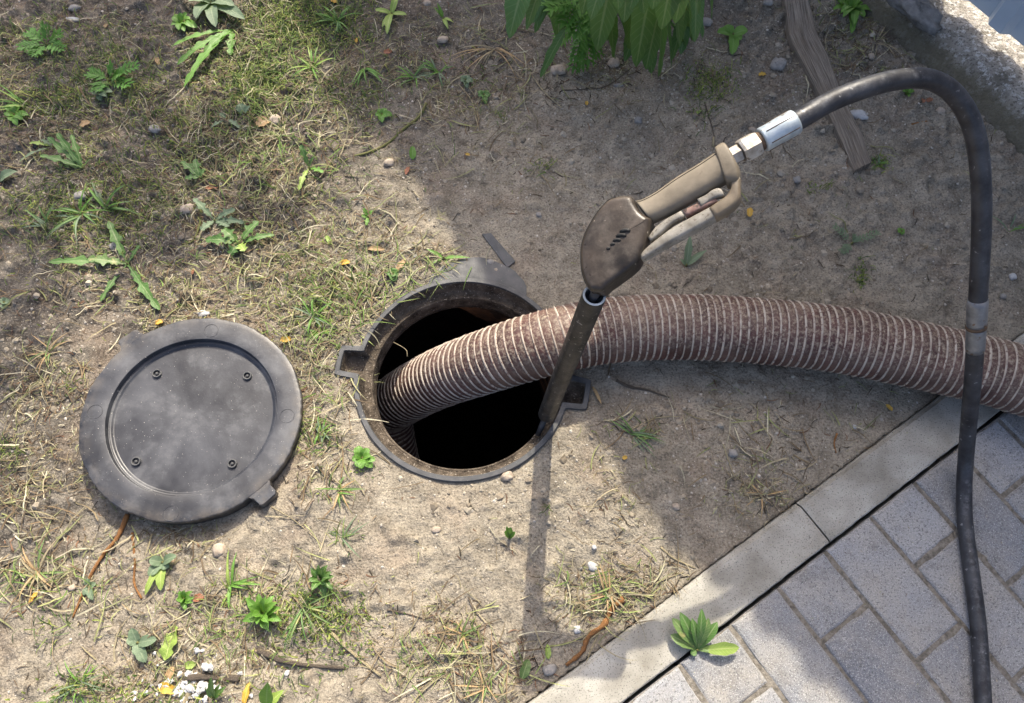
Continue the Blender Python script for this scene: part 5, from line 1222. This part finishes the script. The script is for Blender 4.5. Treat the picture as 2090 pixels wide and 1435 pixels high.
def ribbons(P, L, W, ang, lift, curve, cols, name, label, mat, seed, seg=4, wtap=True, lean=None, hz=None):
    """thin bent blades lying or standing; lift = rise of the tip per length"""
    n = len(P); r = np.random.RandomState(seed); t = np.linspace(0, 1, seg + 1)[None, :]
    a = ang[:, None] + curve[:, None] * t
    dx = np.cumsum(np.cos(a), 1) / (seg + 1) * L[:, None]; dy = np.cumsum(np.sin(a), 1) / (seg + 1) * L[:, None]
    dx -= dx[:, :1]; dy -= dy[:, :1]
    z = L[:, None] * (lift[:, None] * (4 * t * (1 - t) * 0.5 + (lean[:, None] if lean is not None else 0) * t))
    w_ = W[:, None] * (np.clip(1.15 - t ** 2.2, 0.06, 1) if wtap else np.ones_like(t)) * 0.5
    nx = -np.sin(a) * w_; ny = np.cos(a) * w_
    tw = r.uniform(-0.5, 0.5, (n, 1))
    x = P[:, 0:1] + dx; y = P[:, 1:2] + dy
    zg = gheight(x, y); zg = np.maximum(zg, np.where((x - PO.x) * PV.x + (y - PO.y) * PV.y > -0.084, 0.0, -1)) + 0.0008 + (hz[:, None] if hz is not None else 0)
    z = zg + z
    Lf = np.stack([x + nx, y + ny, z + w_ * tw], -1); Rt = np.stack([x - nx, y - ny, z - w_ * tw], -1)
    # centre ridge gives the blade a V section
    Md = np.stack([x, y, z - w_ * 0.5], -1)
    V = np.stack([Lf, Md, Rt], 2).reshape(n, -1, 3); m = (seg + 1) * 3
    f = []
    for i in range(seg):
        for j in range(2): f.append((i * 3 + j, i * 3 + j + 1, (i + 1) * 3 + j + 1, (i + 1) * 3 + j))
    F = (np.array(f)[None] + (np.arange(n) * m)[:, None, None]).reshape(-1, 4)
    cc = np.array(cols); col_ = cc[r.randint(0, len(cc), n)] * r.uniform(0.7, 1.25, (n, 1)); col_ = np.repeat(col_, m, 0)
    o = obj(name, mesh(name, V.reshape(-1, 3), F.tolist(), M[mat], True, col=col_)); tag(o, label, kind='stuff'); return o

straws = [(.36, .31, .20), (.28, .24, .14), (.22, .17, .10), (.48, .44, .31), (.20, .14, .08), (.30, .31, .13), (.15, .11, .07), (.24, .25, .12)]
LB = [(560, 120, 130, 130, 1.1), (520, 330, 150, 200, .8), (640, 620, 130, 120, 1.0), (700, 560, 150, 80, .6), (660, 880, 60, 160, .5), (250, 350, 260, 200, .35), (80, 150, 200, 150, .4), (330, 620, 150, 60, .7),
      (60, 1000, 110, 130, .6), (100, 1180, 110, 70, .6), (470, 1290, 180, 60, .5), (330, 1400, 200, 45, .5), (620, 1260, 120, 80, .6), (960, 1370, 120, 60, .7), (1230, 1230, 90, 60, .8), (1330, 1190, 80, 30, .7), (900, 1290, 80, 60, .4),
      (1570, 1010, 60, 40, .8), (1240, 1040, 50, 60, .4), (900, 160, 200, 150, .3), (1060, 1350, 60, 50, .7), (110, 780, 90, 60, .7), (1760, 100, 100, 60, .5), (370, 1110, 60, 40, .6), (1350, 300, 300, 200, .03), (1600, 900, 200, 90, .15), (1150, 160, 250, 60, .3), (820, 560, 100, 50, .8), (1290, 870, 60, 30, .3)]
def rr_(n, a, b, r): return r.uniform(a, b, n)
r = np.random.RandomState(3)
n = 18000; P = scatter(n, LB, 0.010, 1.9, 21)
ribbons(P, 0.006 + 0.030 * r.uniform(0, 1, n) ** 2, rr_(n, .0007, .0018, r), rr_(n, 0, 6.28, r), rr_(n, 0, .30, r), rr_(n, -1.2, 1.2, r), straws, 'dry_clippings', 'short dry grass clippings strewn over the soil', 'litter', 31, hz=r.uniform(0, .003, n))
n = 2300; P = scatter(n, LB, 0.010, 1.5, 22)
ribbons(P, rr_(n, .03, .085, r), rr_(n, .0011, .0027, r), rr_(n, 0, 6.28, r), rr_(n, 0, .16, r), rr_(n, -1.0, 1.0, r), straws, 'dry_stems', 'long dry grass stems lying on the soil', 'litter', 32, seg=7, hz=r.uniform(0, .005, n))
n = 5500; P = scatter(n, LB, 0.020, 0.6, 26)
ribbons(P, rr_(n, .006, .03, r), rr_(n, .0008, .0022, r), rr_(n, 0, 6.28, r), rr_(n, 0, .2, r), rr_(n, -1.5, 1.5, r), [(.07, .052, .035), (.12, .085, .055), (.045, .036, .027), (.18, .10, .06)], 'dark_litter', 'dark rotting stems and roots on the soil', 'litter', 36, seg=5)  # dark stems; the extra ones put shadow tone into the crevices

CB = [(560, 150, 100, 130, 1.0), (560, 350, 100, 110, .6), (720, 590, 120, 60, 1.0), (640, 650, 80, 60, 1.0), (650, 780, 40, 90, .7), (820, 560, 90, 30, .8), (470, 540, 120, 60, .5), (1260, 1210, 70, 35, .9), (470, 1260, 180, 60, .5), (90, 1180, 110, 60, .6), (900, 1350, 120, 50, .5)]
n = 1300; P = scatter(n, CB, 0.0, 0.8, 23)
ribbons(P, rr_(n, .015, .07, r), rr_(n, .0009, .0022, r), rr_(n, 0, 6.28, r), rr_(n, 0, .25, r), rr_(n, -1.1, 1.1, r), [(.32, .30, .17), (.22, .27, .09), (.40, .37, .24), (.16, .24, .06), (.22, .17, .10), (.13, .21, .05)], 'yellowing_stems', 'yellowing grass stems in thick patches', 'litter', 33, seg=6, hz=r.uniform(.001, .009, n))
n = 420; q_ = []
while len(q_) < n:
    a = rnd.uniform(-3, 9); b = -0.8 + 5 * rnd.random() ** 2.2; p_ = pav(a, b); q_.append((p_.x, p_.y, 0.0))
P = np.array(q_)
ribbons(P, rr_(n, .002, .007, r), rr_(n, .0005, .0013, r), rr_(n, 0, 6.28, r), rr_(n, 0, .2, r), rr_(n, -1, 1, r), straws + [(.12, .10, .08)] * 3, 'crumbs_on_paving', 'tiny bits of straw and soil on the paving', 'litter', 37, seg=2)
greens = [(.10, .17, .04), (.15, .22, .05), (.08, .13, .04), (.20, .26, .07), (.13, .19, .07)]
limes = [(.26, .32, .07), (.34, .38, .10), (.20, .28, .06), (.30, .30, .10)]
GB_ = [(600, 60, 110, 90, 1.0), (660, 170, 90, 60, .7), (520, 160, 70, 60, .6), (60, 215, 110, 30, .7), (150, 195, 70, 30, .6), (230, 160, 60, 40, .5), (180, 460, 130, 60, .6), (100, 440, 80, 40, .4), (850, 170, 120, 50, .35), (700, 60, 60, 60, .5), (760, 230, 40, 60, .3),
       (640, 620, 90, 90, .35), (150, 800, 25, 20, .6), (20, 930, 30, 25, .6), (650, 890, 35, 30, .6), (90, 60, 90, 50, .4), (650, 1250, 70, 50, .8), (560, 1330, 90, 40, .5), (170, 1400, 40, 30, .6), (120, 1270, 50, 40, .4), (470, 1200, 60, 50, .4), (680, 1000, 40, 20, .5), (700, 1100, 30, 25, .3), (400, 1420, 200, 25, .5), (960, 1290, 30, 25, .4), (1290, 880, 60, 20, .25),
       (1112, 1045, 15, 15, .3), (1790, 335, 14, 12, .8), (1450, 170, 45, 35, .5), (1108, 343, 22, 10, .6), (1420, 230, 25, 25, .2), (1665, 390, 20, 10, .4), (1755, 560, 14, 25, .5), (1500, 440, 10, 10, .2), (1735, 25, 60, 30, .3), (330, 330, 260, 210, .28), (200, 130, 200, 100, .3), (1620, 490, 10, 12, .4), (1020, 235, 18, 8, .4), (640, 380, 60, 60, .3), (730, 600, 50, 30, .4)]
n = 9000; P = scatter(n, GB_, 0.0, 0.8, 41)
ribbons(P, 0.007 + 0.028 * r.uniform(0, 1, n) ** 1.6, rr_(n, .0008, .0022, r), rr_(n, 0, 6.28, r), rr_(n, .2, 0.7, r), rr_(n, -.8, .8, r), greens + limes[:2], 'grass', 'short green grass growing through the litter', 'grass', 42, seg=4, lean=rr_(n, .0, 1.0, r))
n = 5200; P = scatter(n, [(590, 60, 90, 80, 1.0), (520, 170, 60, 60, .8), (640, 170, 60, 40, .6), (570, 1290, 130, 60, .6), (650, 1270, 60, 50, .9), (320, 1410, 160, 30, .5), (650, 650, 60, 60, .25), (170, 1405, 35, 25, .6), (150, 800, 20, 14, .5), (1790, 335, 14, 12, .8), (1450, 170, 40, 35, .7), (1108, 343, 20, 8, .6), (1755, 560, 10, 25, .5), (1665, 390, 20, 10, .4), (740, 950, 22, 18, .8), (700, 600, 40, 30, .3)], 0.0, 0.8, 44)
ribbons(P, rr_(n, .003, .009, r), rr_(n, .0014, .0030, r), rr_(n, 0, 6.28, r), rr_(n, .2, 0.8, r), rr_(n, -.8, .8, r), greens[:2] + limes[:3], 'tiny_weeds', 'mat of tiny green weeds close to the soil', 'grass', 45, seg=3, lean=rr_(n, .0, 1.0, r), hz=r.uniform(0, .006, n))

# grass tufts that can be told apart
def tuft(label, px, py, n, L0, L1, wid, tints, aim=None, spread=3.14, up=0.35, cat='grass tuft'):
    b = on(px, py); e = empty('grass_tuft', b, label, cat)
    for i in range(n):
        a = rnd.uniform(-spread, spread) + (aim if aim is not None else 0); L = rnd.uniform(L0, L1); q_ = b + Vector((math.cos(a), math.sin(a), 0)) * L * 0.92
        s0 = b + Vector((rnd.uniform(-1, 1), rnd.uniform(-1, 1), 0)) * 0.005
        q_.z = max(gz(q_.x, q_.y) + 0.002, b.z + L * rnd.uniform(-0.05, up))
        mb = MB(); mb2 = MB(); leaf(mb, s0, q_, wid * rnd.uniform(0.7, 1.2), 'lance', rnd.uniform(0.15, 0.4), fold=0.4, nseg=9, twist=rnd.uniform(-.5, .5))
        obj('blade', mb.me('blade', M[tints[i % len(tints)]]), e)
gt = ['leaf_dand', 'leaf_bright', 'leaf_sage']
tuft('long blades of grass sweeping left from the left side of the lobed dandelion', 55, 218, 11, .05, .11, .005, ['leaf_bright', 'leaf_lime'], 2.9, 0.7)
tuft('arching green grass tuft in shade left of the mown strip centre', 165, 440, 14, .05, .10, .005, gt, 0.6, 3.1)
tuft('grass tuft with broad blades beside the arching one', 215, 430, 10, .05, .09, .006, gt, 1.0, 1.8)
tuft('grass tuft in the shade at the far left below the dandelion', 100, 465, 9, .04, .08, .004, ['leaf_sage', 'leaf_dand'], 2.4, 1.8)
tuft('sunlit grass tuft at the top right of the mown strip', 640, 140, 16, .03, .07, .005, ['leaf_bright', 'leaf_lime'])
tuft('lush shaded grass tuft at the top, right of the orange leaf', 690, 45, 22, .03, .08, .005, ['leaf_bright', 'leaf_dand'])
tuft('grass tuft with one long blade hanging down right of the mown strip', 745, 140, 8, .04, .08, .006, ['leaf_bright'], -1.4, 0.9)
tuft('thin grass tuft above the curved stalk end', 845, 160, 16, .03, .07, .004, gt)
tuft('grass tuft in the shade left of the tall plant', 895, 150, 12, .03, .06, .004, gt)
tuft('grass tuft in the centre of the dry strip beside the frame', 640, 650, 12, .03, .07, .004, ['leaf_bright', 'leaf_sage'])
tuft('bright grass tuft near the top of the manhole cover', 655, 680, 12, .02, .035, .004, ['leaf_bright', 'leaf_lime'])
tuft('dry looking tuft of yellow grass left of the manhole cover', 100, 720, 16, .03, .07, .003, ['leaf_tan', 'leaf_spotty', 'straw'])
tuft('short grass tuft between the cover and the frame', 655, 885, 14, .02, .04, .004, ['leaf_bright', 'leaf_sage'])
tuft('dry grass tuft with green blades below the frame on the left', 690, 1000, 14, .025, .06, .0035, ['leaf_spotty', 'leaf_bright', 'leaf_tan'], 0, 3.14)
tuft('dry grass tuft on sunlit soil beside the thin long straw', 700, 1100, 9, .03, .06, .003, ['leaf_sage', 'leaf_spotty'])
tuft('broken grass blades on the shaded soil right of the manhole', 1290, 885, 12, .03, .08, .004, ['leaf_sage', 'leaf_dand'], 0.2, 2.4, 0.1)
tuft('grass tuft with folded blades at the bottom among weeds', 470, 1195, 9, .04, .07, .0055, ['leaf_bright', 'leaf_lime'], 0.2, 2.2)
tuft('long bladed grass tuft behind the brightest rosette', 620, 1240, 12, .04, .08, .004, ['leaf_dand', 'leaf_spotty'], -0.6, 1.6)
tuft('thin grass tuft at the bottom left corner', 165, 1395, 12, .03, .06, .003, ['leaf_bright', 'leaf_sage'])
tuft('dry curled grass tuft at the left below the cover', 75, 1170, 16, .03, .07, .004, ['leaf_tan', 'leaf_spotty', 'straw'])
tuft('dark dry tuft beside the kerb in the shade', 1555, 1010, 16, .02, .05, .0025, ['leaf_tan', 'bark_dark', 'straw'])
tuft('dry straw tuft at the end of the peeled root', 1240, 1215, 14, .03, .06, .003, ['straw', 'leaf_tan'])
tuft('yellow green tuft on sunlit soil left of the lance shadow', 945, 1295, 12, .02, .04, .003, ['leaf_spotty', 'leaf_tan'])
tuft('small grass tuft at the end of the wooden board', 1790, 338, 9, .015, .03, .003, ['leaf_bright', 'leaf_sage'])
tuft('grass blades by the kerb at the right edge', 2060, 470, 6, .03, .06, .003, ['leaf_sage', 'leaf_bright'], 1.2, 1.6)
tuft('dry brown grass stems lying under the tall leafy plant', 1010, 100, 14, .06, .13, .003, ['straw', 'leaf_tan'], -2.0, 1.4, 0.05)
tuft('dry stems tangled between the board and the footing', 1790, 80, 16, .04, .10, .0025, ['straw', 'bark_dark'], -0.6, 1.8, 0.08)
tuft('dry grass at the bottom edge left of the kerb', 990, 1400, 16, .03, .06, .003, ['straw', 'leaf_tan', 'leaf_spotty'])

# ------------------------------------------------------------------ unseen trunk and foliage, added to shade the upper left
shade_tree = empty('shade_tree', (-0.7, 5.6, 0), 'unseen trunk and foliage added beyond the top edge to shade the grass', 'shade_tree')
mb = MB(); tube(mb, [(-0.7, 5.6, -0.1), (-0.72, 5.55, 1.2), (-0.68, 5.4, 2.4), (-0.6, 5.3, 3.6), (-0.6, 5.3, 4.6)], [0.17, 0.14, 0.11, 0.07, 0.03], 14, wob=0.08); obj('trunk', mb.me('trunk', M['trunk']), shade_tree)
for q_ in ((-0.5, 3.9, 2.9), (-0.1, 4.2, 3.2), (-1.0, 4.1, 2.8), (-1.4, 4.8, 3.6), (0.3, 5.2, 4.0), (-0.2, 3.6, 3.4)):
    mb = MB(); q_ = Vector(q_); s0 = Vector((-0.68, 5.4, 2.2)); tube(mb, [s0, s0.lerp(q_, 0.5) + Vector((0, 0, 0.25)), q_], [0.05, 0.03, 0.008], 8, wob=0.1); obj('limb', mb.me('limb', M['trunk']), shade_tree)
# clumps of foliage, placed for the shade they throw: (ground x, y of their shade, radius, leaves)
SH = [(-1.05, 1.32, .20, 190), (-0.88, 1.40, .14, 140), (-1.08, 1.00, .18, 170), (-0.86, 1.16, .15, 140), (-0.78, 0.93, .14, 120), (-1.0, 0.72, .14, 90), (-0.62, 1.02, .09, 60), (-0.70, 0.76, .08, 45), (-1.08, 0.48, .13, 80), (-0.98, 0.30, .08, 22), (-0.55, 0.86, .05, 26), (-0.45, 0.80, .04, 14), (-0.92, 0.52, .08, 24), (-0.26, 1.40, .13, 120), (-0.25, 1.15, .12, 80), (-1.3, 1.7, .3, 320), (-0.7, 2.0, .33, 380), (0.1, 1.9, .4, 420), (-0.2, 2.4, .5, 500), (-1.1, 2.3, .5, 500), (0.6, 2.6, .5, 400), (0.22, 0.40, .06, 16)]
V = []; F = []; CC = []; tr = random.Random(4); sx, sy = SUN.x / SUN.z, SUN.y / SUN.z
for (cx, cy, rad_, cnt) in SH:
    hc = tr.uniform(2.6, 3.2)
    for _ in range(int(cnt * (0.62 if cy < 1.45 and cx < -0.4 else 1))):
        a = tr.uniform(0, 6.283); rr2 = rad_ * math.sqrt(tr.random()) * tr.uniform(0.75, 1.2); h_ = hc + tr.uniform(-0.35, 0.35)
        c = Vector((cx + rr2 * math.cos(a) + sx * h_, cy + rr2 * math.sin(a) + sy * h_, h_))
        d = Vector((tr.gauss(0, 1), tr.gauss(0, 1), tr.gauss(0, 0.5))).normalized(); s_v = d.cross(Vector((tr.gauss(0, .5), tr.gauss(0, .5), 1))).normalized(); L = tr.uniform(0.030, 0.055); W_ = L * 0.42
        n0 = len(V); V += [c - d * L, c - d * L * 0.3 + s_v * W_, c + d * L * 0.4 + s_v * W_ * 0.8, c + d * L, c + d * L * 0.4 - s_v * W_ * 0.8, c - d * L * 0.3 - s_v * W_]
        F += [(n0, n0 + 1, n0 + 2, n0 + 3, n0 + 4, n0 + 5)]; g_ = tr.uniform(0.7, 1.3); CC += [(0.06 * g_, 0.12 * g_, 0.03 * g_)] * 6
o = obj('crown', mesh('crown', V, F, M['grass'], False, col=np.array(CC)), shade_tree); o['kind'] = 'stuff'
